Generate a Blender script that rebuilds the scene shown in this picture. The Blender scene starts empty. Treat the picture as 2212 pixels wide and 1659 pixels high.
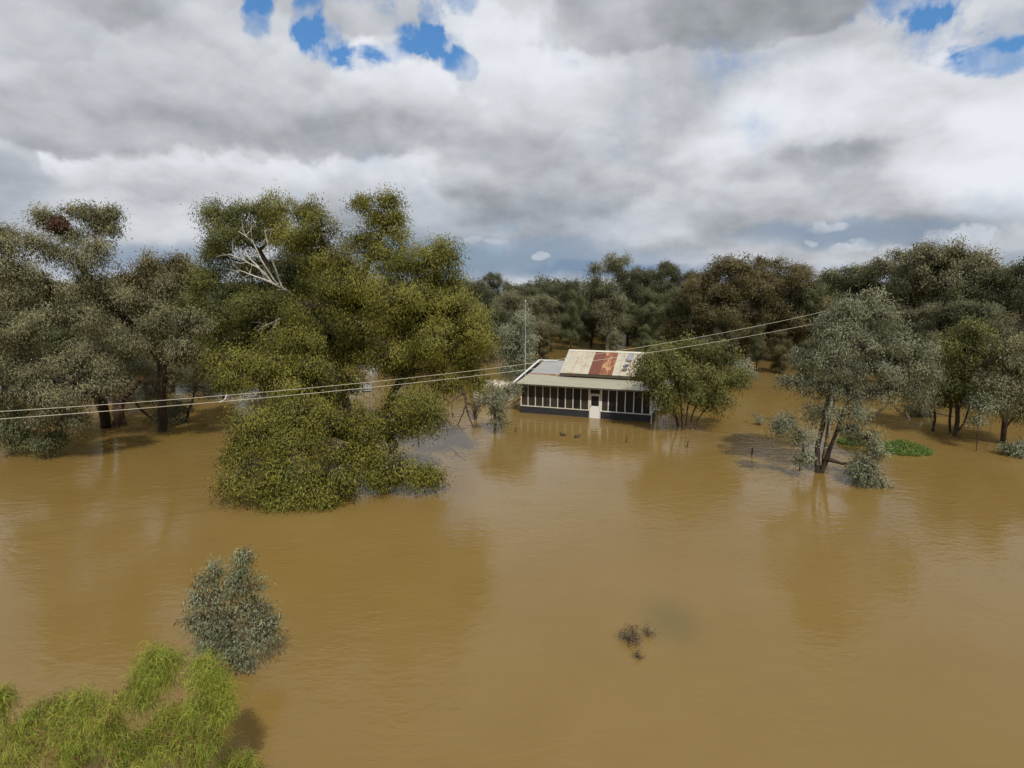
import bpy, math, random
import numpy as np
from mathutils import Vector, noise as mnoise

# ------------------------------------------------------------------ camera
CAM_H = 11.0
PITCH = math.radians(9.5)
F = 1289.6                     # focal length of the photograph at 2212 px width
CX, CY = 1106.0, 829.5
scene = bpy.context.scene
col = scene.collection
cam_d = bpy.data.cameras.new('camera')
cam_d.sensor_width = 36.0
cam_d.lens = 36.0 * F / 2212.0
cam_d.clip_start = 0.1
cam_d.clip_end = 6000.0
cam = bpy.data.objects.new('camera', cam_d)
cam.location = (0, 0, CAM_H)
cam.rotation_euler = (math.radians(90) - PITCH, 0, 0)
col.objects.link(cam)
scene.camera = cam
scene.view_settings.view_transform = 'Standard'
scene.view_settings.look = 'None'
scene.view_settings.exposure = 0.0
scene.view_settings.gamma = 1.0
scene.render.engine = 'CYCLES'
scene.cycles.max_bounces = 6
scene.cycles.diffuse_bounces = 3
scene.cycles.glossy_bounces = 3
scene.cycles.transmission_bounces = 3
scene.cycles.transparent_max_bounces = 4
scene.cycles.caustics_reflective = False
scene.cycles.caustics_refractive = False

# ------------------------------------------------------------------ sun
SUN_EL = math.radians(49.0)
SUN_AZ = math.atan2(0.27, -0.96)      # clockwise from +Y
sd = bpy.data.lights.new('sun', 'SUN')
sd.energy = 3.3
sd.angle = math.radians(0.53)
sd.color = (1.0, 0.94, 0.84)
sun = bpy.data.objects.new('sun', sd)
S = Vector((math.sin(SUN_AZ) * math.cos(SUN_EL), math.cos(SUN_AZ) * math.cos(SUN_EL), math.sin(SUN_EL)))
sun.rotation_euler = S.to_track_quat('Z', 'Y').to_euler()
sun.location = (20, -40, 60)
col.objects.link(sun)


def ray(px, py):
    x = (px - CX) / F
    y = -(py - CY) / F
    return (x, math.cos(PITCH) + y * math.sin(PITCH), -math.sin(PITCH) + y * math.cos(PITCH))


def W(px, py, d):
    r = ray(px, py)
    k = d / r[1]
    return np.array((r[0] * k, d, CAM_H + r[2] * k))


def G(px, py, z=0.0):
    r = ray(px, py)
    k = (z - CAM_H) / r[2]
    return np.array((r[0] * k, r[1] * k, z))


# ------------------------------------------------------------------ node helper
class NT:
    def __init__(self, tree):
        self.t = tree
        self.n = tree.nodes
        self.l = tree.links

    def new(self, typ, **kw):
        n = self.n.new(typ)
        for k, v in kw.items():
            setattr(n, k, v)
        return n

    def put(self, sock, v):
        if isinstance(v, bpy.types.NodeSocket):
            self.l.new(v, sock)
        elif v is not None:
            if hasattr(sock.default_value, '__len__') and not hasattr(v, '__len__'):
                v = (v,) * len(sock.default_value)
            if hasattr(sock.default_value, '__len__') and len(sock.default_value) == 4 and len(v) == 3:
                v = tuple(v) + (1.0,)
            sock.default_value = v

    def math(self, op, a, b=None, c=None, clamp=False):
        n = self.new('ShaderNodeMath', operation=op, use_clamp=clamp)
        self.put(n.inputs[0], a)
        self.put(n.inputs[1], b)
        if c is not None:
            self.put(n.inputs[2], c)
        return n.outputs[0]

    def vec(self, op, a, b=None, out=0):
        n = self.new('ShaderNodeVectorMath', operation=op)
        self.put(n.inputs[0], a)
        if b is not None:
            self.put(n.inputs[1], b)
        return n.outputs[out]

    def mapr(self, v, f0, f1, t0, t1, mode='SMOOTHSTEP'):
        n = self.new('ShaderNodeMapRange', interpolation_type=mode, clamp=True)
        self.put(n.inputs[0], v)
        self.put(n.inputs[1], f0)
        self.put(n.inputs[2], f1)
        self.put(n.inputs[3], t0)
        self.put(n.inputs[4], t1)
        return n.outputs[0]

    def noise(self, v, scale, detail=3.0, rough=0.5, dist=0.0, color=False):
        n = self.new('ShaderNodeTexNoise')
        self.put(n.inputs['Vector'], v)
        n.inputs['Scale'].default_value = scale
        n.inputs['Detail'].default_value = detail
        n.inputs['Roughness'].default_value = rough
        n.inputs['Distortion'].default_value = dist
        return n.outputs[1 if color else 0]

    def mix(self, f, a, b, blend='MIX'):
        n = self.new('ShaderNodeMix', data_type='RGBA', blend_type=blend)
        self.put(n.inputs[0], f)
        self.put(n.inputs[6], a)
        self.put(n.inputs[7], b)
        return n.outputs[2]

    def scalevec(self, v, s):
        return self.vec('MULTIPLY', v, s)


# ------------------------------------------------------------------ world: Nishita sky with clouds by direction
world = bpy.data.worlds.new('World')
scene.world = world
world.use_nodes = True
wt = NT(world.node_tree)
for n in list(wt.n):
    wt.n.remove(n)
out = wt.new('ShaderNodeOutputWorld')
bg = wt.new('ShaderNodeBackground')
wt.l.new(bg.outputs[0], out.inputs[0])
BGS = 0.10
bg.inputs[1].default_value = BGS
sky = wt.new('ShaderNodeTexSky', sky_type='NISHITA', sun_disc=False)
sky.sun_elevation = SUN_EL
sky.sun_rotation = SUN_AZ
sky.altitude = 100
sky.air_density = 1.0
sky.dust_density = 0.3
sky.ozone_density = 2.0
tc = wt.new('ShaderNodeTexCoord')
D = tc.outputs['Generated']
sep = wt.new('ShaderNodeSeparateXYZ')
wt.l.new(D, sep.inputs[0])
az = wt.math('ARCTAN2', sep.outputs[0], sep.outputs[1])
el = wt.math('ARCSINE', sep.outputs[2])
comb = wt.new('ShaderNodeCombineXYZ')
wt.l.new(az, comb.inputs[0])
wt.l.new(el, comb.inputs[1])
AE = comb.outputs[0]
wc = wt.noise(D, 3.2, 5.0, 0.58, color=True)
wc = wt.vec('MULTIPLY', wt.vec('SUBTRACT', wc, (0.5, 0.5, 0.5)), (0.16, 0.10, 0.0))
wf = wt.noise(D, 11.0, 4.0, 0.6, color=True)
wf = wt.vec('MULTIPLY', wt.vec('SUBTRACT', wf, (0.5, 0.5, 0.5)), (0.07, 0.05, 0.0))
AEW = wt.vec('ADD', wt.vec('ADD', AE, wc), wf)


def ae(px, py):
    r = ray(px, py)
    n = math.sqrt(sum(c * c for c in r))
    return math.atan2(r[0], r[1]), math.asin(r[2] / n)


FRAY = wt.math('MULTIPLY', wt.math('SUBTRACT', wt.noise(D, 7.0, 8.0, 0.60, 0.3), 0.5), 2.6)
FRAYF = wt.math('MULTIPLY', wt.math('SUBTRACT', wt.noise(D, 38.0, 6.0, 0.62), 0.5), 9.0)


def blobsum(lst, start, uv=AEW, hard=0.0, fray=None):
    acc = start
    for (px, py, rx, ry, w) in lst:
        a, e = ae(px, py)
        a2, _ = ae(px + rx, py)
        _, e2 = ae(px, py - ry)
        ra, re = max(abs(a2 - a), 1e-3), max(abs(e2 - e), 1e-3)
        v = wt.vec('MULTIPLY', wt.vec('SUBTRACT', uv, (a, e, 0)), (1 / ra, 1 / re, 0))
        d = wt.vec('DOT_PRODUCT', v, v, out=1)
        if fray is not None:
            d = wt.math('ADD', d, fray)
        m = wt.mapr(d, 2.6, hard, 0.0, w)
        acc = wt.math('ADD', acc, m)
    return acc


GAPS = [(560, 12, 34, 42, 1.0), (655, 42, 26, 55, 1.0), (700, 98, 46, 38, 1.1), (762, 118, 46, 24, .9), (905, 88, 44, 30, 1.0), (935, 30, 26, 46, .9), (990, 10, 34, 30, .8),
        (990, 155, 30, 26, 0.8), (600, -40, 200, 40, .6), (830, 45, 70, 30, .35), (835, 118, 60, 18, .75), (950, 110, 40, 40, .5),
        (1965, 10, 90, 45, 1.1), (2110, 118, 95, 38, 1.1), (2010, 75, 75, 50, 0.9), (2150, 20, 60, 50, .5),
        (1690, 110, 120, 42, 0.36), (1590, 165, 110, 32, 0.30), (1360, 175, 50, 40, 0.20), (1490, 225, 60, 34, 0.22)]
BRIGHT = [(1850, 215, 330, 75, .22), (2150, 340, 190, 90, .24), (1620, 290, 200, 60, .10), (1330, 440, 220, 60, .10), (150, 368, 60, 34, .12), (540, 450, 90, 30, .08)]
DARK = [(40, 10, 150, 45, -.08), (20, 400, 90, 60, -.10), (1380, 135, 240, 60, -.06), (1900, 345, 380, 26, -.11), (1720, 470, 210, 75, -.12),
        (1150, 500, 300, 70, -.09), (1450, 290, 120, 60, -.06)]
SLATE = [(1080, 560, 320, 38, .80), (1820, 505, 230, 26, .75), (330, 570, 170, 32, .70), (1450, 590, 260, 20, .6), (2150, 460, 120, 30, .22),
         (1250, 480, 200, 40, .22), (0, 400, 80, 70, .30), (2100, 585, 260, 24, .45), (880, 470, 120, 60, .22)]
PUFF = [(1018, 515, 15, 6, .8), (1075, 519, 20, 4, .5), (1172, 554, 15, 6, .7), (1785, 489, 26, 9, .8), (1770, 482, 12, 7, .6), (1825, 538, 26, 8, .8), (1862, 532, 28, 11, .9),
        (2050, 512, 36, 12, .8), (2105, 506, 34, 16, .9), (1754, 524, 10, 5, .6), (2180, 520, 50, 22, .6), (1960, 540, 45, 9, .5)]
gap = blobsum(GAPS, 0.0, fray=wt.math('MULTIPLY', wt.math('SUBTRACT', wt.noise(D, 9.0, 8.0, 0.62, 0.5), 0.5), 9.0))
brt = blobsum(DARK, blobsum(BRIGHT, 0.50))
# cumulus heaps, far ones first: lit tops, grey flat bases, edges frayed by the noise
AEF = wt.vec('ADD', wt.vec('ADD', AE, wt.vec('MULTIPLY', wc, (0.8, 0.7, 0))), wt.vec('MULTIPLY', wf, (1.1, 1.1, 0)))
sepf = wt.new('ShaderNodeSeparateXYZ')
wt.l.new(AEF, sepf.inputs[0])
HEAPS = [(330, 420, 90, 46, .66, .46, .7), (140, 362, 56, 40, .74, .52, .7), (930, 420, 90, 50, .60, .42, .6), (640, 395, 90, 44, .64, .42, .7), (200, 470, 330, 60, .52, .44, .5), (470, 400, 230, 62, .64, .40, .7), (850, 395, 150, 85, .66, .42, .7), (1180, 300, 260, 190, .52, .36, .6), (700, 470, 160, 50, .50, .40, .5),
         (1270, 335, 78, 58, .56, .40, .4), (1020, 250, 110, 110, .58, .42, .6), (1065, 110, 120, 120, .62, .50, .75), (760, 225, 205, 122, .70, .38, .95), (545, 130, 160, 120, .60, .46, .6),
         (210, 190, 430, 150, .60, .31, .85), (60, 60, 200, 80, .48, .42, .5), (1530, 30, 400, 95, .38, .30, .75), (790, 20, 110, 60, .50, .40, .8)]
for (px, py, rx, ry, hi, lo, op) in HEAPS:
    a0, e0 = ae(px, py)
    a1, _ = ae(px + rx, py)
    _, e1 = ae(px, py - ry)
    ra, re_ = abs(a1 - a0), abs(e1 - e0)
    v = wt.vec('MULTIPLY', wt.vec('SUBTRACT', AEF, (a0, e0, 0)), (1 / ra, 1 / re_, 0))
    m_ = wt.mapr(wt.math('ADD', wt.vec('DOT_PRODUCT', v, v, out=1), wt.math('MULTIPLY', FRAY, 1.0)), 1.30, .84, 0.0, op)
    vy = wt.mapr(sepf.outputs[1], e0 - re_, e0 + re_ * .8, lo, hi)
    brt = wt.math('ADD', brt, wt.math('MULTIPLY', m_, wt.math('SUBTRACT', vy, brt)))
slate = wt.math('MINIMUM', blobsum(SLATE, 0.0, uv=wt.vec('ADD', AE, wf)), 1.0)
AEP = wt.vec('ADD', AE, wt.vec('MULTIPLY', wf, (0.9, 0.6, 0)))
puff = wt.math('MINIMUM', blobsum(PUFF, 0.0, uv=AEP, hard=0.5, fray=FRAYF), 1.0)
# cloud relief: the same noise taken at two points a step apart towards the sun gives lit tops and shaded bases
zz = wt.math('ADD', wt.math('MAXIMUM', sep.outputs[2], 0.0), 0.75)
P = wt.vec('MULTIPLY', wt.vec('DIVIDE', D, zz), (1.0, 1.0, 1.6))
P2 = wt.vec('ADD', P, (0.02, -0.02, 0.075))
na = wt.noise(P, 3.4, 7.0, 0.47, 0.10)
nb = wt.noise(P2, 3.4, 7.0, 0.47, 0.10)
rel = wt.math('MULTIPLY', wt.math('SUBTRACT', na, nb), 0.80)
P3 = wt.vec('ADD', P, (0.008, -0.008, 0.028))
rel = wt.math('ADD', rel, wt.math('MULTIPLY', wt.math('SUBTRACT', wt.noise(P, 9.5, 6.0, 0.52, 0.2), wt.noise(P3, 9.5, 6.0, 0.52, 0.2)), 0.26))
PS = wt.vec('MULTIPLY', D, (2.4, 2.4, 5.0))
fine = wt.math('MULTIPLY', wt.math('SUBTRACT', wt.noise(PS, 2.2, 6.0, 0.6, 0.4), 0.5), 0.15)
big = wt.math('MULTIPLY', wt.math('SUBTRACT', na, 0.5), 0.26)
b = wt.math('ADD', wt.math('ADD', brt, rel), wt.math('ADD', fine, big))
b = wt.math('SMOOTH_MAX', wt.math('MULTIPLY_ADD', b, 1.08, 0.05), 0.17, 0.12)
b = wt.math('SMOOTH_MIN', b, 0.84, 0.12)
cool = wt.mix(wt.mapr(b, 0.15, 0.65, 0.0, 1.0, 'LINEAR'), (0.90, 0.97, 1.06), (0.97, 1.0, 1.06))
ccol = wt.vec('MULTIPLY', cool, wt.math('MULTIPLY', b, 1.0 / BGS))
k = 1.0 / BGS
ccol = wt.mix(slate, ccol, wt.vec('MULTIPLY', wt.vec('ADD', (0.20, 0.285, 0.40), wt.vec('MULTIPLY', (1, 1, 1), wt.math('MULTIPLY', fine, 0.7))), (k, k, k)))
ccol = wt.mix(wt.math('MULTIPLY', puff, wt.mapr(wt.noise(PS, 5.0, 4.0, 0.6), 0.3, 0.55, 0.3, 1.0)), ccol, (0.56 * k, 0.60 * k, 0.66 * k))
blue = wt.vec('ADD', wt.vec('MULTIPLY', sky.outputs[0], (0.45, 0.70, 0.85)), (0.030 * k, 0.085 * k, 0.20 * k))
gap = wt.math('ADD', gap, wt.math('ADD', wt.math('ADD', wt.math('MULTIPLY', wt.math('SUBTRACT', wt.noise(D, 19.0, 6.0, 0.6), 0.5), 1.5), wt.math('MULTIPLY', wt.math('SUBTRACT', wt.noise(D, 6.5, 3.0, 0.5, 0.6), 0.5), 1.7)), wt.math('MULTIPLY', big, -0.7)))
cov = wt.math('SUBTRACT', 1.0, wt.mapr(gap, 0.10, 1.75, 0.0, 1.15))
fin = wt.mix(wt.math('MAXIMUM', cov, 0.0), blue, ccol)
below = wt.mapr(sep.outputs[2], -0.05, 0.0, 0.0, 1.0)
fin = wt.mix(below, (0.9, 0.75, 0.45), fin)
wt.l.new(fin, bg.inputs[0])
world.cycles.sampling_method = 'MANUAL'
world.cycles.sample_map_resolution = 512


# ------------------------------------------------------------------ materials
def mat(name):
    m = bpy.data.materials.new(name)
    m.use_nodes = True
    t = NT(m.node_tree)
    bs = t.n['Principled BSDF']
    return m, t, bs


def plain(name, c, rough=0.7, var=0.15, scale=3.0, spec=0.4, metal=0.0, stretch=(1, 1, 1)):
    m, t, bs = mat(name)
    o = t.new('ShaderNodeTexCoord').outputs['Object']
    n = t.noise(t.vec('MULTIPLY', o, stretch), scale, 5.0, 0.6)
    f = t.mapr(n, 0.3, 0.7, 0.0, 1.0)
    a = tuple(x * (1 - var) for x in c)
    b_ = tuple(min(1, x * (1 + var)) for x in c)
    t.put(bs.inputs['Base Color'], t.mix(f, a, b_))
    bs.inputs['Roughness'].default_value = rough
    bs.inputs['Specular IOR Level'].default_value = spec
    bs.inputs['Metallic'].default_value = metal
    return m


def leafmat(name, dark, light, tip, transl=0.28):
    m, t, bs = mat(name)
    at = t.new('ShaderNodeAttribute', attribute_name='leafcol', attribute_type='GEOMETRY')
    s = t.new('ShaderNodeSeparateColor')
    t.l.new(at.outputs['Color'], s.inputs[0])
    f = t.math('ADD', t.math('MULTIPLY', s.outputs[0], 0.26), t.math('MULTIPLY_ADD', s.outputs[1], 0.60, 0.07))
    c = t.mix(f, dark, light)
    c = t.mix(s.outputs[2], c, tip)
    t.put(bs.inputs['Base Color'], c)
    bs.inputs['Roughness'].default_value = 0.55
    bs.inputs['Specular IOR Level'].default_value = 0.35
    an = t.new('ShaderNodeAttribute', attribute_name='crownout', attribute_type='GEOMETRY')
    vt = t.new('ShaderNodeVectorTransform', vector_type='NORMAL', convert_from='OBJECT', convert_to='WORLD')
    t.l.new(an.outputs['Vector'], vt.inputs[0])
    gn = t.new('ShaderNodeNewGeometry').outputs['Normal']
    nn = t.vec('NORMALIZE', t.vec('ADD', t.vec('MULTIPLY', gn, (0.55, 0.55, 0.55)), t.vec('MULTIPLY', t.vec('NORMALIZE', vt.outputs[0]), (0.75, 0.75, 0.75))))
    t.l.new(nn, bs.inputs['Normal'])
    tr = t.new('ShaderNodeBsdfTranslucent')
    t.put(tr.inputs[0], t.vec('MULTIPLY', c, (1.25, 1.2, 0.7)))
    mx = t.new('ShaderNodeMixShader')
    mx.inputs[0].default_value = transl
    t.l.new(bs.outputs[0], mx.inputs[1])
    t.l.new(tr.outputs[0], mx.inputs[2])
    t.l.new(mx.outputs[0], t.n['Material Output'].inputs[0])
    return m


LM = {
    'olive': leafmat('leaf_olive', (0.062, 0.076, 0.014), (0.300, 0.292, 0.048), (0.44, 0.34, 0.055)),
    'olivedeep': leafmat('leaf_olive_deep', (0.055, 0.068, 0.018), (0.235, 0.245, 0.062), (0.36, 0.32, 0.09)),
    'grey': leafmat('leaf_grey_green', (0.085, 0.090, 0.048), (0.350, 0.340, 0.195), (0.46, 0.40, 0.17)),
    'greydark': leafmat('leaf_grey_dark', (0.072, 0.078, 0.044), (0.300, 0.292, 0.170), (0.44, 0.38, 0.17)),
    'silver': leafmat('leaf_silver', (0.105, 0.118, 0.072), (0.420, 0.445, 0.310), (0.46, 0.38, 0.14)),
    'silverlight': leafmat('leaf_silver_light', (0.12, 0.14, 0.08), (0.42, 0.46, 0.30), (0.42, 0.30, 0.08)),
    'brown': leafmat('leaf_brown', (0.066, 0.064, 0.028), (0.225, 0.185, 0.078), (0.28, 0.19, 0.075)),
    'dark': leafmat('leaf_dark', (0.056, 0.064, 0.034), (0.185, 0.190, 0.105), (0.24, 0.21, 0.09)),
    'mid': leafmat('leaf_mid', (0.058, 0.072, 0.034), (0.215, 0.228, 0.108), (0.28, 0.25, 0.10)),
    'weep': leafmat('leaf_weeping', (0.120, 0.185, 0.022), (0.500, 0.560, 0.090), (0.66, 0.56, 0.08), 0.35),
    'weed': leafmat('leaf_weed', (0.070, 0.125, 0.020), (0.160, 0.235, 0.040), (0.22, 0.25, 0.06), 0.3),
    'drowned': leafmat('leaf_drowned', (0.100, 0.082, 0.040), (0.200, 0.160, 0.080), (0.22, 0.15, 0.08)),
    'mistletoe': leafmat('leaf_rust', (0.07, 0.035, 0.02), (0.15, 0.07, 0.04), (0.16, 0.08, 0.04)),
}
BK = {
    'bark': plain('bark_dark', (0.060, 0.045, 0.035), 0.9, 0.45, 2.5, 0.2, stretch=(3, 3, 0.6)),
    'barkbrown': plain('bark_brown', (0.13, 0.085, 0.055), 0.9, 0.45, 2.5, 0.2, stretch=(3, 3, 0.6)),
    'barkpale': plain('bark_pale', (0.30, 0.27, 0.23), 0.85, 0.35, 1.5, 0.2, stretch=(3, 3, 0.6)),
    'barkwhite': plain('bark_white', (0.55, 0.52, 0.47), 0.8, 0.2, 2.0, 0.2),
    'barkred': plain('bark_red', (0.24, 0.13, 0.07), 0.85, 0.3, 4.0, 0.2),
}


# ------------------------------------------------------------------ object helpers
def tag(o, label=None, cat=None, group=None, kind=None):
    if label:
        o['label'] = label
    if cat:
        o['category'] = cat
    if group:
        o['group'] = group
    if kind:
        o['kind'] = kind
    return o


def empty(name, loc, rz=0.0, **kw):
    o = bpy.data.objects.new(name, None)
    o.empty_display_size = 0.3
    o.location = tuple(float(c) for c in loc)
    o.rotation_euler = (0, 0, rz)
    col.objects.link(o)
    return tag(o, **kw)


def link(name, me, m=None, parent=None):
    o = bpy.data.objects.new(name, me)
    if m is not None:
        me.materials.append(m)
    col.objects.link(o)
    if parent is not None:
        o.parent = parent
    return o


def npmesh(name, V, Q, n=4):
    """mesh from numpy arrays: V (k,3), Q (m,n) faces of n corners"""
    me = bpy.data.meshes.new(name)
    V = np.asarray(V, dtype=np.float32)
    Q = np.asarray(Q, dtype=np.int32)
    me.vertices.add(len(V))
    me.vertices.foreach_set('co', V.ravel())
    me.loops.add(Q.size)
    me.loops.foreach_set('vertex_index', Q.ravel())
    me.polygons.add(len(Q))
    me.polygons.foreach_set('loop_start', np.arange(0, Q.size, n, dtype=np.int32))
    me.polygons.foreach_set('loop_total', np.full(len(Q), n, dtype=np.int32))
    me.update(calc_edges=True)
    return me


class MB:
    def __init__(self):
        self.v = []
        self.f = []

    def box(self, x0, x1, y0, y1, z0, z1):
        b_ = len(self.v)
        self.v += [(x, y, z) for z in (z0, z1) for y in (y0, y1) for x in (x0, x1)]
        self.f += [tuple(b_ + i for i in q) for q in ((0, 2, 3, 1), (4, 5, 7, 6), (0, 1, 5, 4), (2, 6, 7, 3), (0, 4, 6, 2), (1, 3, 7, 5))]
        return self

    def poly(self, pts):
        b_ = len(self.v)
        self.v += [tuple(p) for p in pts]
        self.f.append(tuple(range(b_, b_ + len(pts))))
        return self

    def bar(self, a, b_, w, h=None):
        """square bar between two points"""
        h = h or w
        a, b_ = Vector(a), Vector(b_)
        d = (b_ - a).normalized()
        s = d.cross(Vector((0, 0, 1)))
        if s.length < 1e-3:
            s = Vector((1, 0, 0))
        s.normalize()
        u = s.cross(d).normalized()
        i = len(self.v)
        for p in (a, b_):
            for (cs, cu) in ((-1, -1), (1, -1), (1, 1), (-1, 1)):
                self.v.append(tuple(p + s * cs * w / 2 + u * cu * h / 2))
        self.f += [(i, i + 1, i + 2, i + 3), (i + 7, i + 6, i + 5, i + 4)]
        self.f += [(i + j, i + 4 + j, i + 4 + (j + 1) % 4, i + (j + 1) % 4) for j in range(4)]
        return self

    def tube(self, pts, rads, n=8, cap=True):
        pts = [Vector(p) for p in pts]
        i0 = len(self.v)
        ref = Vector((0.13, 0.31, 0.94))
        for k_, p in enumerate(pts):
            d = (pts[min(k_ + 1, len(pts) - 1)] - pts[max(k_ - 1, 0)]).normalized()
            s = d.cross(ref).normalized()
            u = s.cross(d)
            for j in range(n):
                a = 2 * math.pi * j / n
                self.v.append(tuple(p + (s * math.cos(a) + u * math.sin(a)) * rads[k_]))
        for k_ in range(len(pts) - 1):
            for j in range(n):
                a, b_ = i0 + k_ * n + j, i0 + k_ * n + (j + 1) % n
                self.f.append((a, b_, b_ + n, a + n))
        if cap:
            self.f.append(tuple(range(i0 + n - 1, i0 - 1, -1)))
            e = i0 + (len(pts) - 1) * n
            self.f.append(tuple(range(e, e + n)))
        return self

    def lathe(self, prof, n=24, c=(0, 0)):
        """profile [(r,z)...] turned about the vertical"""
        i0 = len(self.v)
        for (r, z) in prof:
            for j in range(n):
                a = 2 * math.pi * j / n
                self.v.append((c[0] + r * math.cos(a), c[1] + r * math.sin(a), z))
        for k_ in range(len(prof) - 1):
            for j in range(n):
                a, b_ = i0 + k_ * n + j, i0 + k_ * n + (j + 1) % n
                self.f.append((a, b_, b_ + n, a + n))
        return self

    def sheet(self, a, b_, c, d, pitch=0.11, amp=0.012, thick=0.0):
        """corrugated sheet: a-b the low edge, d-c the high edge, waves run along a-b"""
        a, b_, c, d = (Vector(p) for p in (a, b_, c, d))
        L = max((b_ - a).length, (c - d).length)
        n = max(4, int(L / pitch * 4))
        nn = (b_ - a).cross(d - a).normalized()
        i0 = len(self.v)
        for i in range(n + 1):
            t_ = i / n
            o = nn * amp * math.sin(t_ * L / pitch * 2 * math.pi)
            self.v.append(tuple(a.lerp(b_, t_) + o))
            self.v.append(tuple(d.lerp(c, t_) + o))
        for i in range(n):
            q = i0 + 2 * i
            self.f.append((q, q + 2, q + 3, q + 1))
        return self

    def build(self, name, m=None, parent=None, smooth=False):
        me = bpy.data.meshes.new(name)
        me.from_pydata([tuple(map(float, p)) for p in self.v], [], self.f)
        me.update()
        if smooth:
            for p in me.polygons:
                p.use_smooth = True
        return link(name, me, m, parent)


# ------------------------------------------------------------------ water
wm, t, bs = mat('flood_water')
geo = t.new('ShaderNodeNewGeometry').outputs['Position']
n1 = t.noise(geo, 0.045, 4.0, 0.55, 0.6)
n2 = t.noise(geo, 0.35, 4.0, 0.6, 0.4)
c = t.mix(t.mapr(n1, 0.32, 0.68, 0.0, 1.0), (0.202, 0.130, 0.036), (0.224, 0.150, 0.053))
c = t.mix(t.mapr(n2, 0.35, 0.75, 0.0, 0.35), c, (0.184, 0.118, 0.036))
# soft darker olive patch mixed into the water colour, its edge broken by noise
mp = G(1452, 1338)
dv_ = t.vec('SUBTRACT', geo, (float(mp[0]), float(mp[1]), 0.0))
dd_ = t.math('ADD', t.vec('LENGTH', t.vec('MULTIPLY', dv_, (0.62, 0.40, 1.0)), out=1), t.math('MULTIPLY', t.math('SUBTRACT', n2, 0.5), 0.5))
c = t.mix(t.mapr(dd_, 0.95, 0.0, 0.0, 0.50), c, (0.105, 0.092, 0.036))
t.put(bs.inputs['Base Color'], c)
bs.inputs['Roughness'].default_value = 0.07
bs.inputs['IOR'].default_value = 1.33
rot = t.new('ShaderNodeMapping')
t.l.new(geo, rot.inputs[0])
rot.inputs['Rotation'].default_value = (0, 0, math.radians(24))
rot.inputs['Scale'].default_value = (0.75, 1.75, 1.0)
w1 = t.noise(rot.outputs[0], 3.0, 3.0, 0.55, 0.35)
rot2 = t.new('ShaderNodeMapping')
t.l.new(geo, rot2.inputs[0])
rot2.inputs['Rotation'].default_value = (0, 0, math.radians(-18))
rot2.inputs['Scale'].default_value = (0.8, 1.6, 1.0)
w2 = t.noise(rot2.outputs[0], 1.1, 2.0, 0.5, 0.3)
w = t.math('ADD', t.math('MULTIPLY', w1, 0.55), t.math('MULTIPLY', w2, 0.9))
patch = t.mapr(t.noise(geo, 0.09, 3.0, 0.6, 1.2), 0.36, 0.66, 0.30, 1.0)
bump = t.new('ShaderNodeBump')
t.put(bump.inputs['Strength'], patch)
bump.inputs['Distance'].default_value = 0.036
t.l.new(w, bump.inputs['Height'])
t.l.new(bump.outputs[0], bs.inputs['Normal'])
R = 3000.0
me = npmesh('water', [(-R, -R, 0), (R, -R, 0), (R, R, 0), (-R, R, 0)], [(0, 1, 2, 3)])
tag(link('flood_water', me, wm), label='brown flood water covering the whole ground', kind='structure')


# ------------------------------------------------------------------ trees
def frusta(P0, P1, R0, R1, sides):
    P0, P1 = np.asarray(P0, float), np.asarray(P1, float)
    d = P1 - P0
    L = np.linalg.norm(d, axis=1, keepdims=True) + 1e-9
    d = d / L
    ref = np.where(np.abs(d[:, 2:3]) > 0.9, np.array([[1.0, 0, 0]]), np.array([[0, 0, 1.0]]))
    s = np.cross(d, ref)
    s /= np.linalg.norm(s, axis=1, keepdims=True) + 1e-9
    u = np.cross(s, d)
    n = len(P0)
    V = np.zeros((n, 2, sides, 3))
    P1 = P1 + d * np.asarray(R1)[:, None] * 0.4
    for j in range(sides):
        a = 2 * math.pi * j / sides
        o = s * math.cos(a) + u * math.sin(a)
        V[:, 0, j] = P0 + o * np.asarray(R0)[:, None]
        V[:, 1, j] = P1 + o * np.asarray(R1)[:, None]
    base = np.arange(n)[:, None] * 2 * sides
    Q = []
    for j in range(sides):
        k2 = (j + 1) % sides
        Q.append(np.concatenate([base + j, base + k2, base + sides + k2, base + sides + j], 1))
    return V.reshape(-1, 3), np.concatenate(Q, 0)


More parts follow.
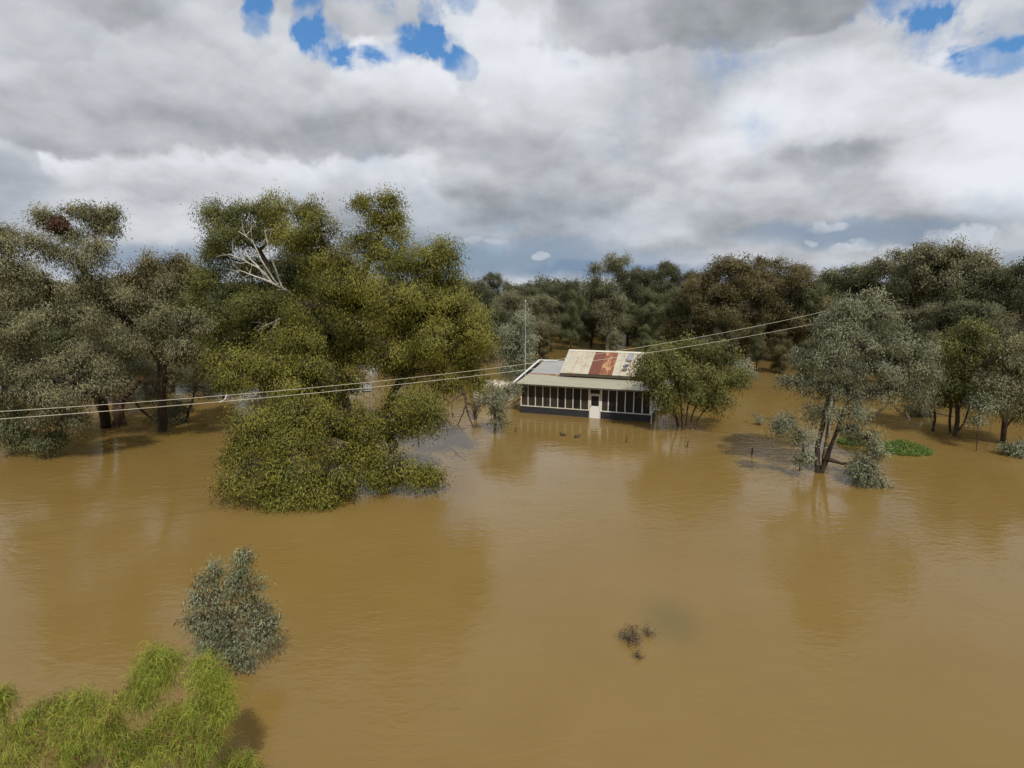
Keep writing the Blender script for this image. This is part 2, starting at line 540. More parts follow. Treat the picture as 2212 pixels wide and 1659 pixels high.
def leaves_mesh(rng, C, out, sub, tipf, L, Wd, per, spread, hang=0.8, name='crown', curve=False):
    """C (n,3) spray centres, out (n,3) outward unit vectors, sub (n,) sizes; every spray gets `per` leaves."""
    n = len(C)
    idx = np.repeat(np.arange(n), per)
    m = len(idx)
    g = rng.normal(size=(m, 3)) * np.array([0.5, 0.5, 0.42])
    g = np.clip(g, -1.15, 1.15)
    pos = C[idx] + g * sub[idx, None] * spread * 1.30
    rad = np.hypot(g[:, 0], g[:, 1])
    pos[:, 2] -= rad * rad * sub[idx] * 0.35
    ax = rng.normal(size=(m, 3)) * 0.55 + out[idx] * 0.35
    ax[:, 2] -= hang
    ax /= np.linalg.norm(ax, axis=1, keepdims=True)
    s = np.cross(ax, rng.normal(size=(m, 3)))
    s /= np.linalg.norm(s, axis=1, keepdims=True) + 1e-9
    ln = L * rng.uniform(0.65, 1.3, m)[:, None]
    wd = Wd * rng.uniform(0.7, 1.25, m)[:, None]
    col_ = np.zeros((m, 4), np.float32)
    col_[:, 0] = rng.uniform(0, 1, m)
    hue_ = crown_points.hue if len(getattr(crown_points, 'hue', ())) == n else rng.uniform(0, 1, n)
    col_[:, 1] = hue_[idx]
    tf = tipf[idx] * np.clip(g[:, 2] * 0.6 + 0.55, 0, 1)
    col_[:, 2] = np.where(rng.uniform(0, 1, m) < tf, rng.uniform(0.2, 0.8, m), 0.0)
    col_[:, 3] = 1
    if not curve:
        V = np.stack([pos, pos + ax * ln * 0.45 + s * wd * 0.5, pos + ax * ln, pos + ax * ln * 0.45 - s * wd * 0.5], 1)
        k_ = 4
        Q = np.arange(m * 4).reshape(-1, 4)
    else:                       # long thin leaves that arch over and hang
        sd__ = rng.normal(size=(n, 3))[idx]
        up = rng.normal(size=(m, 3)) * 0.55 + out[idx] * 0.6 + sd__ * 0.6
        up[:, 2] += 0.35
        up /= np.linalg.norm(up, axis=1, keepdims=True)
        p0 = pos
        p1 = p0 + up * ln * 0.33
        dn = up * 0.75 + np.array([0.0, 0.0, -0.6]) + rng.normal(size=(m, 3)) * 0.18
        p2 = p1 + dn * ln * 0.36
        dn2 = up * 0.35 + np.array([0.0, 0.0, -0.85]) + rng.normal(size=(m, 3)) * 0.25
        p3 = p2 + dn2 * ln * 0.36
        V = np.stack([p0 - s * wd * .3, p0 + s * wd * .3, p1 - s * wd * .5, p1 + s * wd * .5, p2 - s * wd * .42, p2 + s * wd * .42, p3 - s * wd * .08, p3 + s * wd * .08], 1)
        k_ = 8
        b_ = np.arange(m)[:, None] * 8
        Q = np.concatenate([np.concatenate([b_ + o, b_ + o + 1, b_ + o + 3, b_ + o + 2], 1) for o in (0, 2, 4)], 0)
    me = npmesh(name, V.reshape(-1, 3), Q)
    a = me.color_attributes.new('leafcol', 'FLOAT_COLOR', 'POINT')
    a.data.foreach_set('color', np.repeat(col_, k_, axis=0).ravel())
    a = me.attributes.new('crownout', 'FLOAT_VECTOR', 'POINT')
    a.data.foreach_set('vector', np.repeat((out[idx] + g * 0.35).astype(np.float32), k_, axis=0).ravel())
    return me


def crown_points(rng, blobs, s, dens, tip, low=0.0, clump=1.75):
    """spray centres: every foliage mass is a set of separate clumps on its shell, every clump a flattened tuft of sprays"""
    Cs, Os, Bi, Ts, Hs = [], [], [], [], []
    for bi, (c_, r_) in enumerate(blobs):
        r_ = np.asarray(r_, float)
        rm = (r_[0] * r_[1] * r_[2]) ** (1 / 3)
        cr = min(s * clump, rm * .50)
        nc = max(3, int(dens * 3.0 * (rm / cr) ** 2 + 1))
        d = rng.normal(size=(nc, 3))
        d /= np.linalg.norm(d, axis=1, keepdims=True)
        d[:, 2] = np.where(d[:, 2] < -0.3, d[:, 2] * 0.5, d[:, 2])
        rr = rng.uniform(0.2, 1.0, nc) ** 0.5 * rng.uniform(.92, 1.22, nc)
        far_ = rng.uniform(0, 1, nc) < .22
        rr = np.where(far_, rr * 1.28, rr)
        cc = np.asarray(c_) + d * np.maximum(r_ - cr * .55, r_ * .3) * rr[:, None]
        size = cr * rng.uniform(.38, 1.25, nc) * np.where(far_, .55, 1.0)
        tall = np.where(rng.uniform(0, 1, nc) < .35, rng.uniform(1.0, 1.7, nc), rng.uniform(.45, .9, nc))
        wx = rng.uniform(.65, 1.45, nc)
        rot_ = rng.uniform(0, math.pi, nc)
        thin = rng.uniform(.55, 1.25, nc)
        hue = rng.uniform(0, 1, nc)
        ns = np.maximum(3, (5.4 * thin * (size / s) ** 2).astype(int))
        idx = np.repeat(np.arange(nc), ns)
        g = rng.normal(size=(len(idx), 3))
        g /= np.linalg.norm(g, axis=1, keepdims=True)
        g *= rng.uniform(0, 1, (len(idx), 1)) ** .45
        ga, gb_ = g[:, 0] * wx[idx], g[:, 1] / wx[idx]
        cr_, sr_ = np.cos(rot_[idx]), np.sin(rot_[idx])
        p = cc[idx] + size[idx, None] * np.stack([ga * cr_ - gb_ * sr_, ga * sr_ + gb_ * cr_, g[:, 2] * tall[idx]], 1)
        p[:, 2] -= (g[:, 0] ** 2 + g[:, 1] ** 2) * size[idx] * .55
        o = d[idx] * .6 + g * .7
        o /= np.linalg.norm(o, axis=1, keepdims=True) + 1e-9
        ok = p[:, 2] > low
        Cs.append(p[ok]); Os.append(o[ok]); Bi.append(np.full(ok.sum(), bi))
        Hs.append(np.clip(hue[idx][ok] + rng.normal(size=ok.sum()) * .12, 0, 1))
        Ts.append(tip * np.clip(0.35 + 0.45 * d[idx, 2][ok] + 0.5 * g[ok, 2] + .25 * (rr[idx][ok] - .5), 0.03, 1.0))
    crown_points.hue = np.concatenate(Hs)
    return np.concatenate(Cs), np.concatenate(Os), np.concatenate(Bi), np.concatenate(Ts)


def skeleton(rng, trunks, blobs, R, rmin=0.02):
    """grow limbs from the trunks to every foliage mass; returns segments and hub of each blob"""
    pos, par = [], []
    for tr in trunks:
        pts = [np.asarray(p, float) for p in tr]
        fine_ = []
        for a, b_ in zip(pts[:-1], pts[1:]):
            k_ = max(2, int(np.linalg.norm(b_ - a) / 0.8))
            for i in range(k_):
                fine_.append(a + (b_ - a) * i / k_ + (rng.normal(size=3) * 0.05 if fine_ else 0))
        fine_.append(pts[-1])
        for i, p in enumerate(fine_):
            pos.append(p)
            par.append(-1 if i == 0 else len(pos) - 2)
    ntr = len(pos)
    A = np.array(pos)
    cen = [np.asarray(b_[0], float) for b_ in blobs]
    order = sorted(range(len(cen)), key=lambda i: np.min(np.linalg.norm(A - cen[i], axis=1)))
    hub = {}
    for bi in order:
        A = np.array(pos)
        c_ = cen[bi]
        dd = np.linalg.norm(A - c_, axis=1) + 1.3 * np.maximum(0, A[:, 2] - c_[2] - 0.2) + 0.6 * (A[:, 2] < 0.9)
        j = int(np.argmin(dd))
        a = pos[j]
        L = np.linalg.norm(c_ - a)
        k_ = max(2, int(L / 0.7))
        mid = (a + c_) / 2 + np.array([0, 0, -0.12 * L]) + rng.normal(size=3) * 0.08 * L
        last = j
        for i in range(1, k_ + 1):
            t_ = i / k_
            p = (1 - t_) ** 2 * a + 2 * t_ * (1 - t_) * mid + t_ * t_ * c_
            if i < k_:
                p = p + rng.normal(size=3) * 0.06
            pos.append(p)
            par.append(last)
            last = len(pos) - 1
        hub[bi] = last
    n = len(pos)
    cnt = np.zeros(n)
    for bi, h in hub.items():
        cnt[h] += 1
    for i in range(n - 1, -1, -1):
        if cnt[i] == 0:
            cnt[i] = 0.5
        if par[i] >= 0:
            cnt[par[i]] += cnt[i]
    # children of late limbs were added after: accumulate in index order (parents always precede)
    tot = max(cnt[i] for i in range(n) if par[i] < 0)
    r = np.maximum(rmin, R * (cnt / tot) ** 0.8)
    for i in range(n):                       # flare at the foot, monotone taper
        if par[i] >= 0:
            r[i] = min(r[i], r[par[i]])
    pos = np.array(pos)
    I = np.array([i for i in range(n) if par[i] >= 0])
    J = np.array([par[i] for i in I])
    return pos, I, J, r, hub


def make_parts(rng, trunks, blobs, R, leaf, s, dens, per, tip, spread=1.0, hang=0.8, low=0.15, curve=False, twig=0.012, foot=-0.6, rmin=0.02, twigs=1.0):
    """returns (trunk mesh, crown mesh) in local metres; trunks start below the water"""
    trunks = [[(tr[0][0], tr[0][1], foot)] + list(tr) for tr in trunks]
    pos, I, J, r, hub = skeleton(rng, trunks, blobs, R, rmin)
    C, O, B, T = crown_points(rng, blobs, s, dens, tip, low)
    V1, Q1 = frusta(pos[J], pos[I], r[J], r[I], 7)
    ks = rng.uniform(0, 1, len(C)) < twigs
    H = np.array([pos[hub[b_]] for b_ in B])[ks]
    E_ = C[ks]
    M = (H + E_) / 2 + rng.normal(size=H.shape) * 0.12 + np.array([0, 0, 0.12]) * s
    k_ = len(E_)
    V2, Q2 = frusta(np.concatenate([H, M]), np.concatenate([M, E_]), np.concatenate([np.full(k_, twig * 1.8), np.full(k_, twig * 1.2)]),
                    np.concatenate([np.full(k_, twig * 1.2), np.full(k_, twig * 0.6)]), 3)
    tm = npmesh('trunk', np.concatenate([V1, V2]), np.concatenate([Q1, Q2 + len(V1)]))
    tm.polygons.foreach_set('use_smooth', np.ones(len(tm.polygons), bool))
    sub = s * rng.uniform(0.7, 1.35, len(C))
    cm = leaves_mesh(rng, C, O, sub, T, leaf[0], leaf[1], per, spread, hang, 'crown', curve)
    return tm, cm


def pxblobs(lst, origin, low=None):
    res = []
    for b_ in lst:
        px, py, rx, ry, d = b_[:5]
        p = W(px, py, d)
        depth = d * math.cos(PITCH) + (CAM_H - p[2]) * math.sin(PITCH)
        mx, mz = rx * depth / F, ry * depth / F
        rd = b_[5] if len(b_) > 5 else min((mx + mz) * 0.55, 2.6)
        res.append((p - origin, np.array((mx, rd, mz))))
    return res


def hero(name, label, cat, base, blobs, trunks, leafm, bark, leaf=(0.2, 0.055), s=0.5, dens=1.0, per=42, tip=0.3, R=0.25, seed=1, extra=None, **kw):
    rng = np.random.default_rng(seed)
    o = G(base[0], base[1])
    tl = [[W(*p) - o if len(p) == 3 else G(p[0], p[1]) - o for p in tr] for tr in trunks]
    tm, cm = make_parts(rng, tl, pxblobs(blobs, o), R, leaf, s, dens, per, tip, **kw)
    e = empty(name, o, label=label, cat=cat)
    link('trunk', tm, BK[bark], e)
    link('crown', cm, LM[leafm], e)
    return e, o, rng


def limbs(e, o, polylines, name='bare_limb', bark='barkwhite', label=None, twigs=6, seed=3, tl=1.2):
    rng = random.Random(seed)
    for (pts, r0, r1) in polylines:
        mb = MB()
        p = [Vector(W(*q) - o) for q in pts]
        q = []
        for a, b_ in zip(p[:-1], p[1:]):
            for i in range(4):
                q.append(a.lerp(b_, i / 4) + Vector([rng.uniform(-.04, .04) for _ in range(3)]))
        q.append(p[-1])
        n = len(q)
        mb.tube(q, [r0 + (r1 - r0) * i / (n - 1) for i in range(n)], 6)
        for _ in range(twigs):
            i = rng.randrange(n // 3, n)
            d = (q[i] - q[i - 1]).normalized() * rng.uniform(.4, 1) + Vector([rng.uniform(-.8, .8) for _ in range(3)])
            d.normalize()
            L = rng.uniform(.4, 1) * tl
            m_ = q[i] + d * L * .5 + Vector([rng.uniform(-.1, .1) for _ in range(3)])
            mb.tube([q[i], m_, q[i] + d * L + Vector((0, 0, rng.uniform(-.1, .25)))], [r1 * .9, r1 * .7, r1 * .35], 4)
        ob = mb.build(name, BK[bark], e)
        if label:
            ob['label'] = label

# ================================================================== THE HOUSE
HA = G((1900 + 372 / 2.765) * .553, (1250 + 998 / 2.765) * .553)      # left front corner at the waterline
HB = G((1900 + 1770 / 2.765) * .553, (1250 + 1105 / 2.765) * .553)    # right front corner
HL = float(np.linalg.norm(HB - HA))
HANG = math.atan2(HB[1] - HA[1], HB[0] - HA[0])
m_clad = plain('weatherboard_charcoal', (0.030, 0.031, 0.034), 0.6, 0.2, 2.0, 0.3, stretch=(0.4, 1, 6))
m_cream = plain('trim_cream', (0.62, 0.60, 0.50), 0.5, 0.08, 6.0)
m_white = plain('trim_white', (0.78, 0.78, 0.77), 0.45, 0.04, 5.0)
m_wall = plain('wall_cream', (0.50, 0.44, 0.30), 0.7, 0.15, 3.0)
m_screen = plain('fly_screen', (0.040, 0.031, 0.024), 0.55, 0.35, 1.2, 0.3)
m_screen_dark = plain('fly_screen_dark', (0.012, 0.010, 0.010), 0.5, 0.3, 1.2, 0.35)
m_gutter = plain('gutter_brown', (0.085, 0.07, 0.05), 0.5, 0.2, 4.0)
m_concrete = plain('deck_board', (0.10, 0.08, 0.06), 0.8, 0.2, 4.0)


def roofmat(name, base, stain, f0, f1, scale=(5.0, 0.5, 0.5), rough=0.55, metal=0.15, alt=None):
    m, t, bs = mat(name)
    o = t.new('ShaderNodeTexCoord').outputs['Object']
    st = t.noise(t.vec('MULTIPLY', o, scale), 1.0, 6.0, 0.62, 0.3)
    bl = t.noise(o, 1.3, 5.0, 0.65)
    sp = t.noise(o, 9.0, 4.0, 0.7)
    v = t.math('ADD', t.math('MULTIPLY', st, 0.55), t.math('ADD', t.math('MULTIPLY', bl, 0.30), t.math('MULTIPLY', sp, 0.15)))
    c = t.mix(t.mapr(sp, 0.3, 0.7, 0, 1), tuple(x * 0.9 for x in base), tuple(min(1, x * 1.08) for x in base))
    if alt:
        c = t.mix(t.mapr(bl, 0.42, 0.62, 0, 0.8), c, alt)
    c = t.mix(t.mapr(v, f0, f1, 0, 1), c, stain)
    t.put(bs.inputs['Base Color'], c)
    bs.inputs['Roughness'].default_value = rough
    bs.inputs['Metallic'].default_value = metal
    return m


m_roof = roofmat('roof_cream_iron', (0.55, 0.51, 0.40), (0.40, 0.22, 0.09), 0.50, 0.66, alt=(0.46, 0.43, 0.36))
m_rust = roofmat('roof_rusted_iron', (0.22, 0.080, 0.042), (0.46, 0.28, 0.14), 0.49, 0.58, scale=(3.0, 1.2, 1.2), rough=0.85, metal=0.0)
m_rustdark = roofmat('roof_rust_dark', (0.165, 0.058, 0.038), (0.30, 0.13, 0.07), 0.56, 0.68, scale=(3.0, 0.7, 0.7), rough=0.85, metal=0.0)
m_ver = roofmat('roof_verandah', (0.40, 0.38, 0.29), (0.32, 0.28, 0.19), 0.5, 0.7, scale=(0.4, 1.0, 1.0))
m_side = roofmat('roof_grey_iron', (0.38, 0.40, 0.41), (0.46, 0.43, 0.37), 0.45, 0.60, scale=(0.5, 3.0, 1.0), metal=0.3)
m_galv = plain('galvanised', (0.50, 0.52, 0.54), 0.4, 0.15, 5.0, 0.5, 0.4)

house = empty('farmhouse', HA, HANG, label='white and charcoal farmhouse with rust patched iron roof standing in flood water', cat='house')
SILL = 0.60
TOP = 2.48
DU0, DU1 = 6.08, 6.93
# weatherboards: each board tilts out at its foot
mb = MB()


def boards(mb, x0, x1, y, z0, z1, axis='x', sgn=-1, h=0.15):
    z = z0
    while z < z1 - 0.01:
        zt = min(z + h, z1)
        if axis == 'x':
            pts = [(x0, y + sgn * 0.030, z), (x1, y + sgn * 0.030, z), (x1, y + sgn * 0.006, zt), (x0, y + sgn * 0.006, zt)]
        else:
            pts = [(y + sgn * 0.030, x0, z), (y + sgn * 0.030, x1, z), (y + sgn * 0.006, x1, zt), (y + sgn * 0.006, x0, zt)]
        if sgn > 0:
            pts = pts[::-1]
        mb.poly(pts)
        mb.poly([(pts[0][0], pts[0][1], z), (pts[1][0], pts[1][1], z),
                 (pts[1][0] - (sgn * 0.024 if axis == 'y' else 0), pts[1][1] - (sgn * 0.024 if axis == 'x' else 0), z + .001),
                 (pts[0][0] - (sgn * 0.024 if axis == 'y' else 0), pts[0][1] - (sgn * 0.024 if axis == 'x' else 0), z + .001)])
        z = zt


boards(mb, 0, DU0 - .06, 0, -0.45, SILL)
boards(mb, DU1 + .06, HL, 0, -0.45, SILL)
boards(mb, 0, 3.4, HL, -0.45, SILL, 'y', 1)
boards(mb, 0, 3.4, 0, -0.45, SILL, 'y', -1)
mb.box(0.01, DU0 - .06, 0.0, 0.10, -0.5, SILL - .01)
mb.box(DU1 + .06, HL - .01, 0.0, 0.10, -0.5, SILL - .01)
mb.box(HL - .10, HL - .002, 0.1, 3.4, -0.5, SILL - .01)
mb.box(0.002, .10, 0.1, 3.4, -0.5, SILL - .01)
mb.build('weatherboards', m_clad, house)
# sill rails
MB().box(-.03, DU0 - .06, -.06, .08, SILL, SILL + .07).build('sill', m_cream, house)
MB().box(DU1 + .06, HL + .03, -.06, .08, SILL, SILL + .07).build('sill', m_white, house)
MB().box(HL - .07, HL + .05, .08, 3.4, SILL, SILL + .07).build('sill', m_white, house)
MB().box(-.05, .07, .08, 3.4, SILL, SILL + .07).build('sill', m_cream, house)
# head plate
MB().box(-.02, HL + .02, -.02, .09, TOP, TOP + .16).build('head_beam', m_gutter, house)
MB().box(HL - .08, HL + .02, .09, 3.4, TOP, TOP + .16).build('head_beam', m_gutter, house)
MB().box(-.02, .08, .09, 3.4, TOP, TOP + .16).build('head_beam', m_gutter, house)
# posts and windows
ul = [0.035] + [i * (DU0 - 0.12) / 9 + 0.0 for i in range(1, 9)] + [DU0 - .10]
ur = [DU1 + .10] + [DU1 + (HL - DU1) * i / 6 for i in range(1, 6)] + [HL - .045]
rng_ = random.Random(5)
for xs, mm in ((ul, m_cream), (ur, m_white)):
    for i, x in enumerate(xs):
        wd = .075 if 0 < i < len(xs) - 1 else .10
        MB().box(x - wd / 2, x + wd / 2, -.035, .055, SILL + .07, TOP).build('post', mm, house)
    for i in range(len(xs) - 1):
        dark = mm is m_white and i > 0 or (mm is m_cream and i in (5, 7))
        w_ = MB().box(xs[i] + .04, xs[i + 1] - .04, .005, .02, SILL + .07, TOP).build('window', m_screen_dark if dark else m_screen, house)
for i in range(5):
    y = .35 + i * .75
    if y < 3.4:
        MB().box(HL - .05, HL + .03, y - .035, y + .035, SILL + .07, TOP).build('post', m_white, house)
    MB().box(HL - .03, HL - .015, max(.09, y - .70), min(3.36, y - .04), SILL + .07, TOP).build('window', m_screen_dark, house)
    MB().box(.015, .03, max(.09, y - .70), min(3.36, y - .04), SILL + .07, TOP).build('window', m_screen, house)
# door
dr = MB()
dr.box(DU0 + .03, DU1 - .03, -.035, .005, -.30, 1.02)
dr.box(DU0 + .03, DU0 + .10, -.035, .005, 1.02, 1.95)
dr.box(DU1 - .10, DU1 - .03, -.035, .005, 1.02, 1.95)
dr.box(DU0 + .10, DU1 - .10, -.035, .005, 1.88, 1.95)
door = dr.build('door', m_white, house)
MB().box(DU0 + .10, DU1 - .10, -.020, -.008, 1.02, 1.88).build('screen', m_screen_dark, door)
MB().box(DU0 + .05, DU0 + .09, -.075, -.035, .92, 1.06).build('handle', m_galv, door)
fr = MB()
fr.box(DU0 - .05, DU0 + .025, -.05, .06, -.45, TOP)
fr.box(DU1 - .025, DU1 + .05, -.05, .06, -.45, TOP)
fr.box(DU0 + .025, DU1 - .025, -.05, .06, 1.98, 2.06)
fr.build('door_frame', m_cream, house)
MB().box(DU0 + .025, DU1 - .025, .005, .02, 2.06, TOP).build('window', m_screen_dark, house)
# main block walls behind the verandah
wl = MB()
wl.box(3.2, HL + .05, 2.6, 2.7, -.5, 3.3)
wl.box(HL - .05, HL + .05, 3.4, 8.0, -.5, 3.25)
wl.box(0.3, HL - .05, 7.9, 8.0, -.5, 3.0)
wl.box(0.3, 0.4, 3.4, 7.9, -.5, 2.85)
for x in (3.25, HL - .05):
    wl.v_ = None
    wl.poly([(x, 2.2, 3.25), (x, 7.6, 3.25), (x, 4.95, 4.95)])
    wl.poly([(x + .1, 7.6, 3.25), (x + .1, 2.2, 3.25), (x + .1, 4.95, 4.95)])
wl.build('wall', m_wall, house)
MB().box(.1, HL - .1, .1, 2.6, .02, .06).build('deck', m_concrete, house)
# verandah roof
EL = 2.66
mb = MB()
mb.sheet((-.25, -.72, EL), (HL + .25, -.72, EL), (HL + .25, 2.25, 3.09), (-.05, 2.25, 3.09), 0.12, 0.010)
mb.build('verandah_roof', m_ver, house)
g = MB()
g.box(-.27, HL + .27, -.80, -.70, EL - .11, EL - .02)
g.build('gutter', m_gutter, house)
MB().box(HL + .10, HL + .16, -.62, -.56, .0, EL - .1).build('downpipe', m_white, house)
# main gable roof
RX0, RX1 = 3.0, HL + .35
EY, RY, EZ, RZ = 1.75, 4.85, 3.40, 5.08


def slope(x, t_, dz=0.0):
    return (x, EY + (RY - EY) * t_, EZ + (RZ - EZ) * t_ + dz)


cut = [RX0, 5.48, 6.45, 7.52, RX1]
MB().sheet(slope(cut[0], 0), slope(cut[1], 0), slope(cut[1], 1), slope(cut[0], 1)).build('roof', m_roof, house)
r1 = MB().sheet(slope(cut[1], 0, .006), slope(cut[2], 0, .006), slope(cut[2], .96, .006), slope(cut[1], .96, .006)).build('roof_sheet', m_rustdark, house)
r1['label'] = 'dark red rusted roof sheets'
r2 = MB().sheet(slope(cut[2], 0, .006), slope(cut[3], 0, .006), slope(cut[3], .96, .006), slope(cut[2], .96, .006)).build('roof_sheet', m_rust, house)
r2['label'] = 'orange blotched rusted roof sheets'
MB().sheet(slope(cut[1], .96), slope(cut[3], .96), slope(cut[3], 1), slope(cut[1], 1)).build('roof', m_roof, house)
MB().sheet(slope(cut[3], 0), slope(cut[4], 0), slope(cut[4], 1), slope(cut[3], 1)).build('roof', m_roof, house)
MB().sheet((RX1, 8.1, 3.35), (RX0, 8.1, 3.35), (RX0, RY, RZ), (RX1, RY, RZ)).build('roof', m_roof, house)
rc = MB()
rc.poly([(RX0 - .02, RY - .17, RZ - .06), (RX1 + .02, RY - .17, RZ - .06), (RX1 + .02, RY, RZ + .045), (RX0 - .02, RY, RZ + .045)])
rc.poly([(RX0 - .02, RY, RZ + .045), (RX1 + .02, RY, RZ + .045), (RX1 + .02, RY + .17, RZ - .06), (RX0 - .02, RY + .17, RZ - .06)])
rc.build('ridge_cap', m_cream, house)
f_ = MB()
f_.box(RX0, RX1, EY + .02, EY + .07, 3.16, EZ - .025)
f_.build('fascia', m_gutter, house)
f_ = MB()
f_.bar(slope(RX0 + .0, 0, -.07), slope(RX0 + .0, 1, -.07), .05, .16)
f_.bar((RX0, RY, RZ - .07), (RX0, 8.05, 3.30), .05, .16)
f_.build('barge_board', m_galv, house)
# side roof left of the main gable, running back from the verandah
mb = MB()
mb.sheet((-.05, 2.27, 3.07), (3.35, 2.27, 3.07), (3.35, 7.4, 3.72), (-.10, 7.4, 3.72), 0.14, 0.010)
mb.build('side_roof', m_side, house)
MB().poly([(.05, 2.2, 3.10), (1.6, 2.2, 3.10), (2.98, 1.9, 3.06), (2.98, 2.5, 3.13), (.05, 2.5, 3.125)]).build('flashing', m_rust, house)
# parapet with white capping along the left edge
q0, q1 = (-.55, -.75, 2.60), (-.42, 6.7, 3.78)
pw = MB()
n_ = 10
for i in range(n_):
    a_, b_ = Vector(q0).lerp(Vector(q1), i / n_), Vector(q0).lerp(Vector(q1), (i + 1) / n_)
    i0 = len(pw.v)
    for p in (a_, b_):
        for dx in (-.03, .03):
            for z in (p.z - .42, p.z):
                pw.v.append((p.x + dx, p.y, z))
    pw.f += [(i0, i0 + 1, i0 + 5, i0 + 4), (i0 + 2, i0 + 6, i0 + 7, i0 + 3)]
    if i in (0, n_ - 1):
        k_ = 0 if i == 0 else 4
        pw.f.append((i0 + k_, i0 + k_ + 2, i0 + k_ + 3, i0 + k_ + 1))
par = pw.build('parapet', m_clad, house)
cp = MB().bar(q0, q1, .15, .09)
cp.bar((-.42, 6.7, 3.79), (1.35, 6.75, 3.80), .13, .09)
cp.build('capping', m_white, par)
MB().tube([(2.15, 6.6, 3.5), (2.15, 6.6, 4.08)], [.045, .045], 10).build('vent_pipe', m_white, house)


def dish(u, t_, r, m_, name='satellite_dish', label=None, face=(-.35, -.8, .55)):
    p = Vector(slope(u, t_))
    fdir = Vector(face).normalized()
    c_ = p + Vector((0, -.12, .42))
    q = fdir.to_track_quat('Z', 'Y')
    bd = MB()
    n = 20
    rings = 5
    for k_ in range(rings + 1):
        rr = r * k_ / rings
        for j in range(n):
            a = 2 * math.pi * j / n
            bd.v.append(tuple(c_ + q @ Vector((rr * math.cos(a) * .93, rr * math.sin(a), rr * rr * .35))))
    for k_ in range(rings):
        for j in range(n):
            a, b_ = k_ * n + j, k_ * n + (j + 1) % n
            bd.f.append((a, b_, b_ + n, a + n))
    o = bd.build(name, m_, house, True)
    if label:
        o['label'] = label
    ar = MB()
    ar.tube([p + Vector((0, 0, -.02)), p + Vector((0, .02, .35)), c_ - fdir * .04], [.025, .025, .02], 8)
    ar.tube([c_ - fdir * .03, c_ + q @ Vector((0, -r * .9, .1)), c_ + q @ Vector((0, -.25 * r, r * 1.1))], [.02, .012, .012], 6)
    ar.box(*[v for ax in range(3) for v in ((c_ + q @ Vector((0, -.25 * r, r * 1.1)))[ax] - .03, (c_ + q @ Vector((0, -.25 * r, r * 1.1)))[ax] + .03)])
    ar.build('arm', m_galv, o)


m_dish1 = plain('dish_light_grey', (0.34, 0.36, 0.38), 0.5, 0.06)
m_dish2 = plain('dish_dark_grey', (0.085, 0.085, 0.09), 0.5, 0.08)
dish(8.78, .60, .37, m_dish1, label='larger light grey satellite dish')
dish(8.62, .20, .31, m_dish2, label='smaller dark grey satellite dish', face=(-.15, -.35, .9))
# air conditioner and wall frame at the right end
ac = MB().box(HL + .18, HL + .62, 4.2, 5.0, .45, 1.35)
acb = ac.build('air_conditioner', m_galv, house)
MB().box(HL + .621, HL + .63, 4.3, 4.9, .6, 1.2).build('grille', m_screen_dark, acb)
MB().box(HL + .10, HL + .9, 4.0, 5.2, .18, .42).build('bracket_shelf', m_white, house)
MB().bar((HL + 1.15, 3.6, -.4), (HL + 1.15, 3.6, 2.5), .12).build('carport_post', m_cream, house)
mb = MB().sheet((HL + .1, 3.5, 2.5), (HL + 1.35, 3.5, 2.42), (HL + 1.35, 7.6, 2.42), (HL + .1, 7.6, 2.5), .12, .01)
mb.build('lean_to_roof', m_ver, house)

# antenna mast on the verandah roof
ma = W(1134.5, 830, 52.2)
ma[2] = 2.75
e = empty('antenna_mast', ma, label='tall thin grey antenna mast rising from the left end of the house roof', cat='antenna')
ztop = W(1138.5, 652, 52.2)[2] - ma[2]
MB().tube([(0, 0, 0), (0, 0, ztop * .5)], [.035, .033], 8).build('lower_pole', m_galv, e)
MB().tube([(0, 0, ztop * .5), (0, 0, ztop)], [.024, .018], 8).build('upper_pole', m_galv, e)
MB().lathe([(.001, ztop - .02), (.06, ztop), (.06, ztop + .12), (.001, ztop + .15)], 10).build('tip', m_cream, e)
MB().box(-.12, .12, -.12, .12, 0, .05).build('base_plate', m_galv, e)

# rainwater tank
m_tank = plain('tank_cream', (0.60, 0.54, 0.42), 0.55, 0.08, 2.0)
tc_ = G(1064, 869) + np.array((0, 2.0, 0))
e = empty('water_tank', tc_, label='round ribbed cream water tank standing in the flood beside the house', cat='water tank')
TR, TZ = 1.98, 1.35
prof = []
z = -.5
while z < TZ:
    prof += [(TR, z), (TR - .045, z + .03), (TR - .045, z + .17), (TR, z + .20)]
    z += .26
prof.append((TR, TZ))
MB().lathe(prof, 48).build('tank_wall', m_tank, e, False)
MB().lathe([(TR + .03, TZ - .03), (TR + .03, TZ + .02), (TR - .1, TZ + .06), (.35, TZ + .26), (.33, TZ + .30), (.001, TZ + .31)], 48).build('tank_lid', m_tank, e)
MB().lathe([(.28, TZ + .16), (.28, TZ + .28), (.001, TZ + .29)], 20, (-.9, -.9)).build('inlet_strainer', m_dish2, e)

